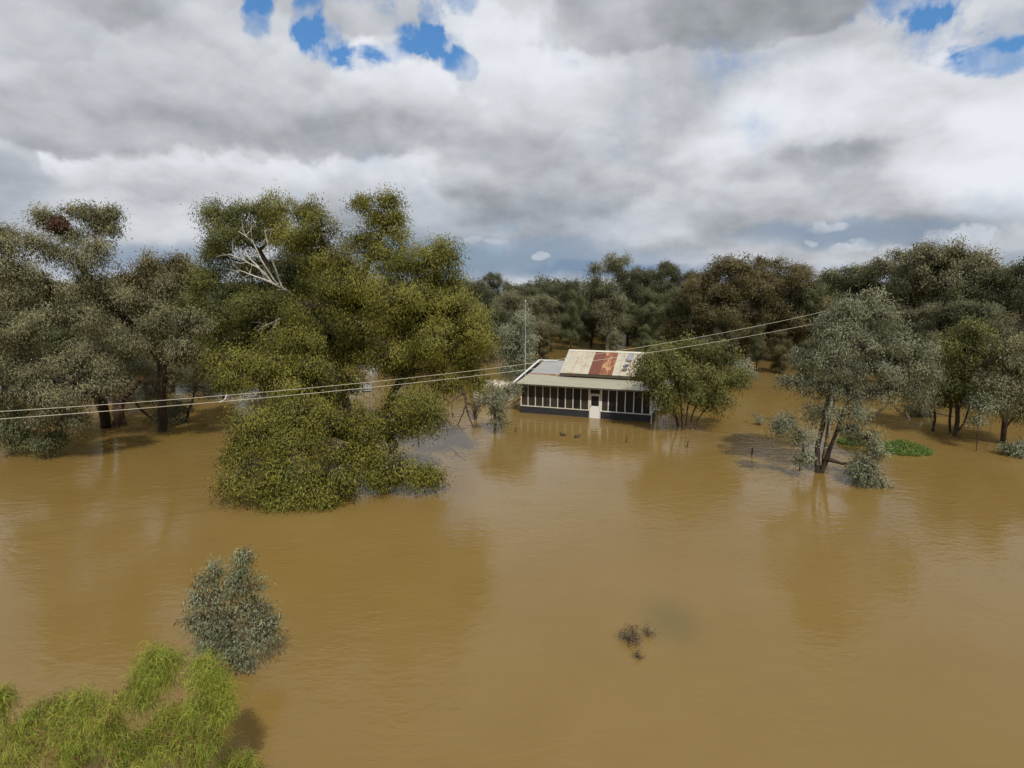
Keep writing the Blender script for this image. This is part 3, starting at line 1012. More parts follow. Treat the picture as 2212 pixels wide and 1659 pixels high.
# partly sunk pale utility vehicle behind the big gum
vp = G(766, 845)
e = empty('utility_truck', vp, math.radians(18), label='pale silver utility truck sunk in flood water behind the big olive gum', cat='truck')
m_body = plain('truck_paint', (0.42, 0.45, 0.46), 0.35, 0.08, 3.0)
m_glass = plain('truck_glass', (0.02, 0.025, 0.03), 0.1, 0.1, 3.0)
cb = MB()
i0 = 0
prof = [(-.85, .0), (-.85, .62), (-.55, 1.28), (.55, 1.32), (.75, .65), (.75, .0)]
for y in (-.8, .8):
    for (x, z) in prof:
        cb.v.append((x, y * (1 if z < .7 else .86), z))
cb.f += [tuple(range(5, -1, -1)), tuple(range(6, 12))] + [(i, i + 1, i + 7, i + 6) for i in range(5)]
cb.box(-2.0, -.86, -.78, .78, -.3, .52)
cb.build('cab', m_body, e)
MB().poly([(-.84, -.62, .70), (-.60, -.60, 1.18), (-.60, .60, 1.18), (-.84, .62, .70)][::-1]).build('windscreen', m_glass, e).location = (-.012, 0, .012)
MB().poly([(-.62, -.815, .66), (-.42, -.725, 1.2), (.48, -.725, 1.2), (.62, -.815, .66)]).build('side_window', m_glass, e)
tr_ = MB()
for z in (.10, .26, .42, .58):
    tr_.box(.80, 1.7, -.85, -.80, z, z + .10)
    tr_.box(.80, 1.7, .80, .85, z, z + .10)
tr_.box(1.65, 1.7, -.8, .8, -.2, .68)
tr_.box(.80, .85, -.8, .8, -.2, .9)
tr_.box(.80, 1.7, -.8, .8, -.05, .0)
tr_.build('tray', m_dish1, e)
MB().box(-.60, .60, -.70, .70, 1.325, 1.36).build('roof_panel', m_white, e)

# ================================================================== POLE AND WIRES
pp = G(1795, 975) * 1.0
pp = np.array((22.9, 42.1, 0.0))
e = empty('power_pole', pp, label='pale slim power pole standing behind the grey leaved tree', cat='power pole')
m_pole = plain('pole_pale', (0.50, 0.48, 0.43), 0.8, 0.25, 2.0, 0.3, stretch=(4, 4, .5))
MB().tube([(0, 0, -.6), (0, 0, 4.5), (0, 0, 9.15)], [.16, .14, .11], 14).build('pole', m_pole, e, True)
dw = np.array((.895, .447))
prp = np.array((.447, -.895))
MB().bar((prp[0] * -.95, prp[1] * -.95, 8.75), (prp[0] * .95, prp[1] * .95, 8.75), .10, .12).build('crossarm', m_pole, e)
for s_ in (-.85, .85):
    MB().lathe([(.02, 8.8), (.06, 8.84), (.04, 8.9), (.06, 8.95), (.02, 9.02)], 10, (prp[0] * s_, prp[1] * s_)).build('insulator', m_white, e)
m_wire = plain('wire_pale', (0.46, 0.44, 0.35), 0.5, 0.05)


def wire_fit(pts, x0, y0, sl):
    """the wire hangs in the vertical plane y = y0 + sl (x - x0): its height along that plane is a parabola"""
    X, Z = [], []
    for (px, py) in pts:
        r = ray(px, py)
        k = (y0 - sl * x0) / (r[1] - sl * r[0])
        X.append(r[0] * k)
        Z.append(CAM_H + r[2] * k)
    return np.polyfit(X, Z, 2)


WX0, WX1 = -48.0, 22.7
W1 = (-15.5, 23.9, .5)
W2 = (-12.8, 23.2, .5)
F1 = wire_fit([(0, 885), (200, 874), (500, 857), (800, 832), (1200, 773), (1500, 728), (1765, 678)], *W1)
F2 = wire_fit([(0, 900), (200, 890), (500, 869), (800, 845), (1200, 785), (1500, 744), (1750, 703)], *W2)


def wpt(x, Wn, Fn):
    return Vector((x, Wn[1] + Wn[2] * (x - Wn[0]), float(np.polyval(Fn, x))))


for lab, Wn, Fn in (('upper of the two pale wires running to the pole behind the grey tree', W1, F1), ('lower of the two pale wires running to the pole behind the grey tree', W2, F2)):
    pts = [wpt(WX0 + (WX1 - WX0) * i / 70, Wn, Fn) for i in range(71)]
    o0 = pts[-1].copy()
    o = MB().tube([p - o0 for p in pts], [.012] * 71, 6).build('power_line', m_wire)
    o.location = o0
    tag(o, label=lab, cat='power line', group='power lines running across in front of the house')


def at_px(px, Wn, Fn):
    sl = (px - CX) / F
    best = min((wpt(-25 + i * .02, Wn, Fn) for i in range(1500)), key=lambda p: abs(p.x - sl * (p.y * math.cos(PITCH) - (p.z - CAM_H) * math.sin(PITCH))))
    return best


a_, b_ = at_px(490, W1, F1), at_px(476, W2, F2)
sp = MB()
dv = (b_ - a_).normalized()
o0 = (a_ + b_) / 2
sp.tube([a_ - o0 - dv * .12, a_ - o0, Vector((.03, .02, -.06)), b_ - o0, b_ - o0 + dv * .12], [.012, .02, .018, .02, .012], 6)
o = sp.build('line_spacer', m_white)
o.location = o0
tag(o, label='short white spacer rod clipped between the two wires at left', cat='spacer')

# ================================================================== HERO TREES
big, bo, rg = hero('gum_tree', 'largest yellowish olive gum with branches drooping into the water', 'tree', (775, 962), [
    (720, 600, 70, 60, 39.5), (830, 650, 90, 60, 38.5), (700, 730, 80, 60, 38), (780, 760, 60, 40, 38.5), (890, 700, 80, 60, 38), (640, 820, 70, 40, 36), (700, 850, 50, 34, 36.5), (960, 620, 60, 50, 38), (690, 560, 60, 50, 40), (900, 800, 70, 36, 37), (1000, 730, 60, 60, 37.5), (600, 930, 60, 40, 32), (690, 890, 60, 34, 33),
    (778, 436, 24, 17, 38), (846, 432, 26, 17, 38), (858, 468, 22, 26, 38), (812, 470, 26, 20, 38), (840, 505, 44, 30, 38), (775, 515, 28, 25, 38.5), (845, 560, 100, 48, 38), (930, 570, 62, 55, 37), (958, 545, 38, 40, 37),
    (610, 455, 45, 40, 40), (665, 450, 48, 36, 40), (690, 500, 48, 45, 39), (640, 520, 60, 48, 40), (720, 560, 60, 45, 38),
    (760, 610, 95, 55, 37), (880, 640, 105, 60, 36), (985, 665, 75, 55, 36), (1025, 715, 58, 62, 36), (1010, 775, 55, 45, 36), (940, 735, 80, 55, 35),
    (690, 660, 80, 52, 36.5), (620, 735, 70, 45, 35.5), (790, 700, 80, 48, 36), (860, 765, 70, 42, 35.5), (560, 775, 80, 36, 33.5), (485, 775, 46, 30, 33), (520, 815, 60, 30, 32.5), (600, 830, 75, 36, 33),
    (670, 790, 70, 42, 34.5), (745, 815, 45, 32, 35), (960, 820, 42, 32, 35), (1030, 820, 30, 30, 36),
    (880, 860, 60, 34, 33.5), (930, 880, 52, 40, 33), (850, 905, 60, 34, 32.5), (900, 915, 50, 28, 32.8),
    (560, 900, 62, 38, 31), (630, 890, 80, 40, 31.5), (700, 920, 70, 40, 31.5), (760, 900, 50, 36, 32.5), (550, 950, 62, 40, 30.3), (640, 960, 85, 42, 30.3), (730, 970, 55, 36, 30.8),
    (568, 1005, 60, 32, 29.2), (640, 1015, 80, 36, 29.2), (715, 1020, 60, 34, 29.6), (510, 1040, 42, 30, 28.9), (580, 1052, 66, 30, 28.6), (655, 1055, 60, 26, 28.7), (735, 1050, 44, 26, 29.1), (605, 1082, 40, 16, 28.3),
    (925, 1025, 18, 9, 30.4), (610, 1095, 20, 8, 28.2), (700, 1078, 22, 8, 28.4), (500, 985, 26, 18, 30), (830, 975, 60, 32, 31.3), (850, 1010, 62, 28, 30.7), (905, 1030, 46, 16, 30.4), (820, 1030, 40, 22, 30.3), (770, 990, 40, 30, 31.2), (810, 930, 50, 32, 32)],
    [[(775, 962), (740, 850, 38.5), (735, 760, 38.5), (760, 660, 38), (800, 560, 38), (830, 490, 38)],
     [(765, 962), (700, 850, 37), (650, 760, 36.5)],
     [(800, 955), (850, 850, 38), (900, 770, 37.5), (960, 720, 37)],
     [(780, 965), (740, 935, 36), (700, 930, 34), (650, 960, 31.5)],
     [(790, 965), (830, 930, 35), (850, 960, 32.5)]],
    'olive', 'bark', leaf=(0.17, 0.046), s=0.46, dens=1.0, per=54, tip=0.36, R=0.34, seed=11)
limbs(big, bo, [([(985, 815, 35.5), (1002, 850, 35), (1008, 885, 34.5), (1022, 925, 34)], .09, .03), ([(1004, 870, 34.8), (1035, 878, 34.6), (1060, 866, 34.5)], .05, .015),
                ([(1006, 880, 34.6), (995, 905, 34.5), (988, 925, 34.4)], .05, .012), ([(1000, 850, 35), (975, 870, 34.8), (978, 900, 34.7)], .035, .012),
                ([(930, 850, 35), (965, 838, 34.8), (1000, 842, 34.6)], .04, .012)],
      'dead_branch', 'bark', 'bare dark branch hanging to the water', 7, 4, 1.0)
limbs(big, bo, [([(735, 860, 37.3), (725, 900, 36), (745, 950, 35)], .07, .04), ([(765, 865, 36.8), (770, 910, 35.8), (755, 945, 35.2)], .05, .03), ([(690, 950, 31.5), (720, 985, 31), (760, 1012, 30.8)], .08, .04),
                ([(820, 900, 34), (800, 950, 33), (790, 985, 32)], .05, .03), ([(560, 788, 32.9), (575, 800, 32.6), (570, 820, 32.4)], .03, .012)],
      'bare_limb', 'barkpale', 'pale bare limbs under the crown', 3, 9, .8)

t2, o2, rg = hero('gum_tree', 'tall grey green gum with bare white limbs behind the largest gum', 'tree', (655, 905), [
    (540, 455, 62, 36, 44), (470, 460, 40, 38, 44.5), (510, 505, 70, 42, 44), (590, 500, 48, 42, 44), (565, 570, 70, 44, 45), (465, 545, 40, 36, 44), (455, 600, 44, 44, 44), (520, 630, 60, 40, 45.5),
    (640, 560, 44, 40, 45), (600, 625, 50, 34, 46), (480, 680, 60, 40, 44), (550, 655, 56, 28, 42.5), (600, 640, 34, 20, 42.5), (440, 725, 50, 38, 44), (500, 750, 55, 36, 45), (570, 740, 50, 40, 45.5), (400, 650, 40, 36, 44), (620, 700, 50, 50, 45),
    (640, 620, 70, 60, 45.5), (560, 700, 60, 50, 44.5), (540, 800, 70, 44, 44.5)],
    [[(655, 905), (645, 800, 45), (630, 700, 45), (600, 620, 44.5), (560, 540, 44)], [(655, 905), (600, 800, 44.5), (540, 720, 44)]],
    'olivedeep', 'bark', leaf=(0.17, 0.050), s=0.48, dens=1.15, per=54, tip=0.25, R=0.34, seed=12)
limbs(t2, o2, [([(645, 668, 43.3), (625, 630, 42.6), (590, 612, 42.1), (560, 580, 41.9), (530, 545, 42)], .10, .035), ([(600, 615, 42.3), (570, 572, 42), (545, 520, 42.2), (515, 500, 42.4)], .06, .02), ([(610, 622, 42.3), (585, 555, 42), (572, 500, 42.4)], .06, .02),
               ([(600, 615, 42.2), (560, 600, 41.8), (520, 585, 41.9)], .07, .02), ([(640, 678, 43), (600, 690, 42.4), (555, 715, 42.6)], .07, .02), ([(560, 580, 41.9), (525, 560, 41.8), (492, 548, 42)], .05, .02)],
      'bare_limb', 'barkwhite', 'bare white limbs fanning up through the crown', 9, 5, 1.5)

t3, o3, rg = hero('gum_tree', 'large grey gum at left whose dark trunk bends up to the left', 'tree', (350, 932), [
    (95, 462, 20, 13, 39.0), (108, 475, 22, 14, 39.0), (170, 452, 24, 14, 39.0), (190, 460, 20, 12, 39.0), (222, 462, 20, 15, 39.0), (238, 458, 12, 10, 39.0), (212, 487, 14, 10, 39.0), (235, 490, 9, 9, 39.0), (150, 505, 38, 22, 39.0), (215, 535, 32, 24, 38.3), (60, 520, 40, 28, 37.0), (5, 500, 22, 20, 37.0), (14, 530, 24, 26, 36.0),
    (105, 535, 62, 36, 37.0), (165, 560, 58, 36, 37.0), (50, 580, 52, 42, 36.5), (20, 640, 46, 44, 36.0), (110, 620, 70, 40, 37.0), (200, 610, 50, 38, 38.0), (245, 640, 44, 36, 38.5), (90, 690, 70, 40, 36.0), (180, 680, 56, 36, 37.5),
    (300, 650, 44, 36, 39.0), (345, 620, 40, 32, 40.0), (360, 690, 60, 40, 39.0), (420, 700, 48, 36, 39.5), (310, 730, 50, 34, 38.5), (395, 755, 50, 34, 39.0), (250, 725, 50, 30, 38.0), (430, 800, 30, 30, 44.0), (40, 720, 50, 36, 35.5), (290, 795, 40, 22, 43.5), (370, 810, 34, 20, 44.0), (10, 580, 30, 40, 36.0)],
    [[(350, 932), (349, 860, 43.6), (347, 775, 42.5), (305, 730, 41), (270, 690, 40), (215, 645, 39), (160, 590, 38.4)], [(352, 930), (352, 860, 43.8), (350, 800, 43), (400, 740, 41)]],
    'grey', 'bark', leaf=(0.18, 0.046), s=0.46, dens=0.8, per=52, tip=0.35, R=0.32, seed=13)
rgm = np.random.default_rng(4)
bl = pxblobs([(125, 487, 13, 9, 38.6), (132, 479, 9, 7, 38.5)], o3)
C, O, B_, T = crown_points(rgm, bl, .3, 1.2, .1)
mm = leaves_mesh(rgm, C, O, np.full(len(C), .3), T, .16, .05, 40, 1.0, name='mistletoe')
link('mistletoe', mm, LM['mistletoe'], t3)['label'] = 'rusty red mistletoe clump in the treetop'

hero('gum_tree', 'low spreading gum at far left with pale flowering clusters above the wires', 'tree', (232, 922), [
    (20, 790, 48, 34, 36.5), (80, 800, 56, 32, 36.0), (150, 780, 50, 30, 36.0), (205, 800, 46, 28, 36.5), (240, 830, 34, 24, 36.5), (40, 845, 54, 30, 35.5), (110, 850, 60, 30, 35.5), (180, 850, 56, 26, 35.5), (225, 785, 30, 22, 37.0),
    (110, 900, 44, 24, 36.5), (160, 905, 44, 20, 36.5), (60, 760, 40, 24, 37.5), (130, 885, 50, 22, 36.5), (0, 740, 40, 40, 37.5)],
    [[(232, 922), (215, 860, 43), (180, 830, 41), (120, 830, 39.5)], [(222, 925), (200, 850, 42.5), (190, 800, 40.5)]],
    'greydark', 'bark', leaf=(0.17, 0.048), s=0.45, dens=0.85, per=52, tip=0.7, R=0.36, seed=14)
hero('gum_tree', 'stout leaning double trunk gum just left of the dark upright trunk', 'tree', (262, 918), [
    (330, 850, 34, 22, 46), (280, 770, 50, 34, 47), (240, 700, 60, 40, 48), (330, 790, 50, 26, 47), (215, 760, 50, 36, 46.5)],
    [[(262, 918), (250, 860, 46.5), (240, 780, 47)], [(250, 922), (262, 868, 46.5), (300, 815, 46.5), (335, 830, 46.5)], [(325, 905), (290, 870, 46), (262, 858, 46)]],
    'greydark', 'barkbrown', leaf=(0.2, 0.055), s=0.55, dens=0.8, per=42, tip=0.2, R=0.40, seed=15)
hero('shrub', 'dark drooping shrub trailing in the water at the left edge of the flood', 'shrub', (20, 958), [
    (5, 870, 30, 44, 38), (40, 880, 34, 34, 38.5), (15, 920, 40, 30, 37.6), (60, 925, 34, 24, 38), (30, 945, 40, 14, 37.6)],
    [[(20, 958), (20, 900, 38.5), (25, 860, 38.5)]],
    'mid', 'bark', leaf=(0.2, 0.05), s=0.45, dens=0.9, per=40, tip=0.3, R=0.12, seed=16)
hero('shrub', 'small dark green clump half under water below the flowering gum', 'shrub', (108, 972), [
    (105, 948, 28, 22, 37.0), (90, 955, 30, 14, 36.9), (125, 945, 18, 18, 37.1)],
    [[(108, 972), (106, 950, 37.2), (105, 930, 37.2)]],
    'mid', 'bark', leaf=(0.18, 0.05), s=0.4, dens=0.9, per=40, tip=0.1, R=0.07, seed=17)
hero('gum_tree', 'thin leaning sapling between the dark trunk and the largest gum', 'tree', (403, 910), [
    (388, 870, 28, 34, 47), (375, 900, 24, 22, 46.6), (440, 840, 34, 24, 47.5), (410, 800, 34, 24, 48), (350, 885, 18, 24, 47)],
    [[(403, 910), (412, 870, 47.2), (425, 835, 47.5), (400, 815, 48)]],
    'silver', 'bark', leaf=(0.2, 0.05), s=0.45, dens=0.6, per=34, tip=0.1, R=0.13, seed=18)

# right side
rt, ro, rg = hero('gum_tree', 'silvery grey gum with twin dark leaning trunks at right in front of the pole', 'tree', (1772, 1022), [
    (1862, 640, 40, 28, 34), (1835, 680, 52, 34, 34), (1895, 680, 56, 34, 34), (1795, 720, 50, 36, 33.5), (1850, 735, 62, 40, 33.5), (1920, 735, 54, 38, 34), (1975, 755, 46, 36, 34.3), (1745, 770, 40, 36, 33.5),
    (1790, 690, 34, 22, 34), (1818, 706, 36, 22, 33.4), (1806, 750, 34, 20, 33), (1822, 660, 30, 18, 33.6), (1800, 785, 50, 36, 33.5), (1870, 795, 56, 34, 33.5), (1945, 805, 52, 32, 34), (2008, 800, 26, 36, 34.3), (1715, 820, 24, 22, 33.5), (1765, 835, 44, 30, 33.5), (1830, 845, 52, 30, 33.5), (1900, 850, 38, 26, 33.8), (1980, 845, 34, 24, 34.2),
    (1785, 890, 42, 28, 33.2), (1845, 890, 30, 24, 33.2), (1700, 910, 22, 15, 33), (1685, 920, 18, 14, 33), (1735, 940, 24, 12, 33), (1872, 945, 32, 18, 32.5), (1892, 972, 18, 20, 32.3), (1868, 995, 14, 18, 32.1), (1884, 1015, 16, 12, 31.8), (1850, 1012, 10, 10, 31.9),
    (1738, 985, 18, 16, 33), (1905, 1045, 7, 7, 31.5), (1870, 1035, 16, 6, 31.5), (1842, 925, 18, 14, 32.8)],
    [[(1772, 1022), (1783, 950, 33.9), (1800, 880, 33.8), (1815, 820, 33.6), (1850, 770, 33.6), (1885, 735, 33.8)], [(1765, 1020), (1768, 960, 34), (1785, 880, 34), (1800, 800, 34), (1840, 720, 34)],
     [(1776, 1022), (1796, 960, 33.5), (1818, 900, 33.3), (1850, 830, 33.5)]],
    'silver', 'bark', leaf=(0.18, 0.040), s=0.38, dens=0.82, per=38, tip=0.20, R=0.165, seed=21)
limbs(rt, ro, [([(1832, 1024, 31.9), (1850, 1013, 31.9), (1885, 1020, 31.9)], .06, .025), ([(1728, 1020, 33.4), (1730, 990, 33.4), (1735, 960, 33.3)], .035, .012), ([(1862, 920, 33.2), (1900, 890, 33.2), (1925, 868, 33.4)], .05, .02)],
      'branch', 'bark', None, 5, 6, .7)
hero('small_tree', 'low round crowned tree with five stems in front of the house corner', 'tree', (1482, 925), [
    (1500, 745, 60, 28, 44.5), (1440, 768, 52, 32, 44.5), (1555, 770, 52, 34, 44.5), (1405, 805, 34, 32, 44), (1460, 805, 52, 34, 43.8), (1530, 810, 56, 36, 43.8), (1585, 815, 30, 34, 44.5), (1430, 845, 34, 22, 43.5), (1490, 845, 44, 24, 43.5), (1550, 858, 40, 20, 43.8), (1395, 780, 24, 24, 44), (1445, 870, 22, 14, 43.5)],
    [[(1466, 920), (1450, 870, 44.5), (1430, 820, 44.3)], [(1476, 926), (1468, 860, 44.6), (1455, 800, 44.5)], [(1488, 928), (1505, 870, 44.6), (1510, 800, 44.5)], [(1494, 928), (1530, 875, 44.8), (1560, 820, 44.7)], [(1480, 928), (1490, 860, 44.4), (1500, 780, 44.4)]],
    'olivedeep', 'barkbrown', leaf=(0.20, 0.062), s=0.45, dens=0.95, per=46, tip=0.45, R=0.10, seed=22)
hero('shrub', 'grey shrub tucked behind the round crowned tree beside the open channel', 'shrub', (1606, 835), [
    (1605, 800, 22, 24, 64), (1590, 815, 20, 16, 63.5)], [[(1606, 835), (1604, 800, 64)]],
    'silver', 'bark', leaf=(0.24, 0.07), s=0.5, dens=1, per=36, tip=0.0, R=0.08, seed=23)
hero('gum_tree', 'olive crowned tree on several thin dark trunks right of the silvery gum', 'tree', (2062, 942), [
    (2095, 715, 46, 28, 43), (2060, 745, 36, 30, 43), (2120, 760, 44, 30, 43), (2080, 790, 50, 32, 43), (2130, 800, 30, 26, 43), (2060, 835, 40, 24, 43), (2110, 845, 36, 22, 43), (2030, 860, 26, 20, 43.3), (2150, 750, 26, 26, 43.3)],
    [[(2062, 942), (2070, 880, 43), (2085, 820, 43), (2090, 750, 43)], [(2054, 935), (2052, 880, 43.5), (2065, 800, 43.5)], [(2064, 940), (2095, 880, 43), (2120, 820, 43)]],
    'olivedeep', 'bark', leaf=(0.20, 0.058), s=0.45, dens=0.9, per=42, tip=0.40, R=0.15, seed=24)
hero('gum_tree', 'slim dark trunked sapling directly right of the floating weed', 'tree', (2018, 932), [
    (2005, 830, 36, 22, 43.5), (1985, 810, 30, 26, 43.8), (2025, 800, 30, 24, 43.8), (2000, 865, 26, 14, 43.2), (2020, 850, 24, 18, 43.2)],
    [[(2018, 932), (2016, 890, 43.4), (2018, 830, 43.5)], [(2017, 928), (2008, 885, 43.3), (1990, 862, 43.3)]],
    'greydark', 'bark', leaf=(0.20, 0.055), s=0.45, dens=0.8, per=36, tip=0.15, R=0.09, seed=25)
hero('gum_tree', 'grey leaved gum with a forked dark trunk at the right edge', 'tree', (2166, 958), [
    (2185, 740, 40, 26, 40), (2160, 775, 40, 30, 40), (2205, 790, 36, 34, 40), (2150, 825, 40, 30, 40), (2195, 845, 40, 30, 40), (2165, 875, 36, 22, 39.6), (2130, 860, 26, 20, 40), (2210, 890, 28, 26, 39.6), (2250, 800, 50, 60, 40)],
    [[(2166, 958), (2170, 910, 40), (2165, 860, 40), (2170, 800, 40)], [(2166, 955), (2182, 905, 39.8), (2215, 860, 39.8)]],
    'grey', 'bark', leaf=(0.20, 0.052), s=0.42, dens=0.85, per=38, tip=0.15, R=0.17, seed=26)
hero('sapling', 'spindly grey sapling standing in the shadow beside the right edge gum', 'sapling', (2122, 978), [
    (2118, 880, 26, 14, 39), (2108, 905, 16, 10, 39), (2128, 860, 18, 12, 39.3)],
    [[(2112, 975), (2114, 930, 38.6), (2120, 885, 38.8)], [(2126, 978), (2136, 940, 38.4), (2140, 905, 38.6)]],
    'silver', 'bark', leaf=(0.17, 0.045), s=0.35, dens=0.6, per=26, tip=0.0, R=0.035, seed=27, rmin=.012)
hero('shrub', 'grey sprig of leaves low over the water at the right edge', 'shrub', (2205, 992), [
    (2185, 968, 18, 8, 37.5), (2200, 985, 16, 10, 37.0), (2208, 962, 14, 12, 37.8)],
    [[(2206, 992), (2204, 975, 37.4), (2200, 965, 37.5)]],
    'silver', 'bark', leaf=(0.18, 0.05), s=0.32, dens=0.9, per=30, tip=0.0, R=0.04, seed=28)
hero('sapling', 'slender sapling with a pale stem in front of the water tank', 'sapling', (1069, 936), [
    (1062, 842, 26, 14, 43.8), (1075, 862, 34, 18, 43.5), (1050, 862, 20, 14, 43.6), (1095, 848, 24, 12, 43.6), (1075, 885, 20, 12, 43.4), (1110, 835, 16, 10, 43.8), (1080, 905, 16, 10, 43.2)],
    [[(1069, 936), (1070, 900, 43.6), (1072, 860, 43.7), (1082, 800, 44), (1088, 770, 44.2)]],
    'silver', 'barkbrown', leaf=(0.18, 0.048), s=0.36, dens=0.62, per=30, tip=0.2, R=0.085, seed=29)
hero('gum_tree', 'narrow weeping blue grey gum behind the water tank', 'tree', (1112, 858), [
    (1118, 685, 30, 24, 59), (1110, 715, 34, 28, 59), (1128, 735, 32, 30, 59), (1105, 760, 32, 30, 59), (1132, 772, 26, 26, 59), (1100, 795, 30, 22, 59), (1128, 700, 24, 24, 59), (1120, 800, 26, 18, 59)],
    [[(1112, 858), (1114, 800, 59.5), (1116, 720, 59.5)]],
    'silver', 'bark', leaf=(0.24, 0.062), s=0.5, dens=1.0, per=40, tip=0.0, R=0.16, seed=30)


def twiggy(name, label, cat, base, n, h, spread, mt, seed, parts='stems', leafm=None, nl=0):
    rng = random.Random(seed)
    o = G(*base)
    e = empty(name, o, label=label, cat=cat)
    mb = MB()
    tips = []
    for _ in range(n):
        a = rng.uniform(0, 2 * math.pi)
        sp_ = rng.uniform(.1, 1) * spread
        p = [Vector((math.cos(a) * sp_ * .1, math.sin(a) * sp_ * .1, -.2))]
        hh = h * rng.uniform(.5, 1)
        for k_ in range(1, 5):
            t_ = k_ / 4
            p.append(Vector((math.cos(a) * sp_ * t_ + rng.uniform(-.05, .05), math.sin(a) * sp_ * t_ + rng.uniform(-.05, .05), hh * t_ ** .8)))
        mb.tube(p, [.022, .018, .014, .010, .006], 4)
        for _ in range(4):
            i = rng.randrange(2, 5)
            d = Vector([rng.uniform(-1, 1), rng.uniform(-1, 1), rng.uniform(0, 1)]) * h * .28
            mb.tube([p[i], p[i] + d * .6, p[i] + d], [.010, .008, .004], 3)
            tips.append(p[i] + d)
    mb.build(parts, BK[mt], e)
    if leafm:
        rg = np.random.default_rng(seed)
        C = np.array([tuple(t_) for t_ in tips if t_.z > 0.0])
        if len(C):
            O = np.tile(np.array([[0, 0, .3]]), (len(C), 1))
            link('leaves', leaves_mesh(rg, C, O, np.full(len(C), .12), np.full(len(C), .2), nl[0], nl[1], nl[2], 1.0, hang=.2, name='leaves'), LM[leafm], e)
    return e


twiggy('dead_bush', 'leafless dark twiggy bush in the water left of the slender sapling', 'bush', (1026, 906), 24, 1.7, 1.0, 'bark', 41)
twiggy('drowned_bush', 'brown drowned bush with only its twig tips above open water', 'bush', (1362, 1385), 20, .30, .66, 'barkbrown', 42, leafm='drowned', nl=(.075, .017, 9))
twiggy('drowned_bush', 'sparse sprig of drowned twigs just right of the brown drowned bush', 'bush', (1398, 1372), 6, .22, .30, 'barkbrown', 43, leafm='drowned', nl=(.08, .02, 7))
twiggy('drowned_bush', 'lowest faint sprig of drowned twigs below the brown drowned bush', 'bush', (1382, 1422), 6, .14, .26, 'barkbrown', 45, leafm='drowned', nl=(.08, .02, 7))
twiggy('dead_bush', 'low bare twigs sticking out of the water left of the silvery gum', 'bush', (1640, 918), 8, .7, .8, 'bark', 44, leafm='silver', nl=(.16, .045, 10))

# foreground shrub
hero('gum_sapling', 'bushy silver blue young gum alone in the open water at lower left', 'sapling', (502, 1432), [
    (524, 1200, 16, 18, 16.1), (524, 1232, 22, 20, 16.1), (465, 1228, 22, 16, 16.2), (455, 1250, 24, 18, 16.2), (505, 1262, 34, 22, 16), (545, 1270, 26, 24, 16), (462, 1290, 40, 26, 16), (520, 1305, 40, 26, 15.9), (560, 1310, 22, 24, 16),
    (445, 1330, 32, 26, 15.9), (500, 1345, 44, 28, 15.8), (560, 1350, 30, 26, 15.8), (585, 1345, 14, 20, 15.9), (450, 1375, 34, 24, 15.7), (510, 1385, 44, 24, 15.7), (570, 1375, 22, 16, 15.7), (475, 1405, 30, 16, 15.6), (524, 1425, 20, 8, 15.6), (445, 1405, 22, 16, 15.6), (430, 1290, 16, 14, 16), (425, 1345, 12, 16, 15.9)],
    [[(502, 1432), (500, 1380, 16.1), (505, 1300, 16.1), (522, 1215, 16.1)], [(500, 1430), (475, 1340, 16.1), (462, 1250, 16.2)]],
    'silverlight', 'barkbrown', leaf=(0.135, 0.027), s=0.18, dens=0.72, per=17, tip=0.10, R=0.045, seed=31, twig=0.004, rmin=0.006, low=0.02, spread=1.1)

# weeping foreground tree group
KW = dict(leaf=(0.22, 0.0066), s=0.19, per=30, tip=0.35, curve=True, twig=0.005, rmin=0.008, low=0.1, spread=0.8, twigs=0.35)
hero('weeping_wattle', 'feathery bright green weeping tree with reddish stems nearest the silver sapling', 'tree', (400, 1720), [
    (338, 1408, 20, 14, 10.6), (362, 1426, 20, 14, 10.6), (346, 1432, 30, 16, 10.6), (318, 1440, 24, 18, 10.6), (345, 1462, 26, 18, 10.5), (292, 1480, 22, 18, 10.5), (310, 1512, 22, 18, 10.4), (440, 1428, 20, 12, 10.7), (462, 1448, 20, 16, 10.6), (425, 1462, 22, 18, 10.5), (480, 1490, 16, 22, 10.5), (450, 1505, 26, 20, 10.4),
    (488, 1535, 12, 24, 10.4), (455, 1550, 24, 24, 10.3), (415, 1535, 22, 20, 10.3), (370, 1545, 20, 20, 10.3), (340, 1575, 26, 22, 10.2), (400, 1590, 28, 24, 10.2), (455, 1600, 22, 26, 10.2), (420, 1640, 30, 26, 10.1), (360, 1625, 30, 26, 10.1), (310, 1600, 24, 24, 10.2)],
    [[(400, 1720), (392, 1640, 10.4), (390, 1560, 10.5), (388, 1500, 10.5), (358, 1455, 10.6)], [(400, 1700), (415, 1600, 10.4), (440, 1540, 10.4), (452, 1470, 10.5)]],
    'weep', 'barkred', R=0.026, seed=51, dens=0.80, **KW)
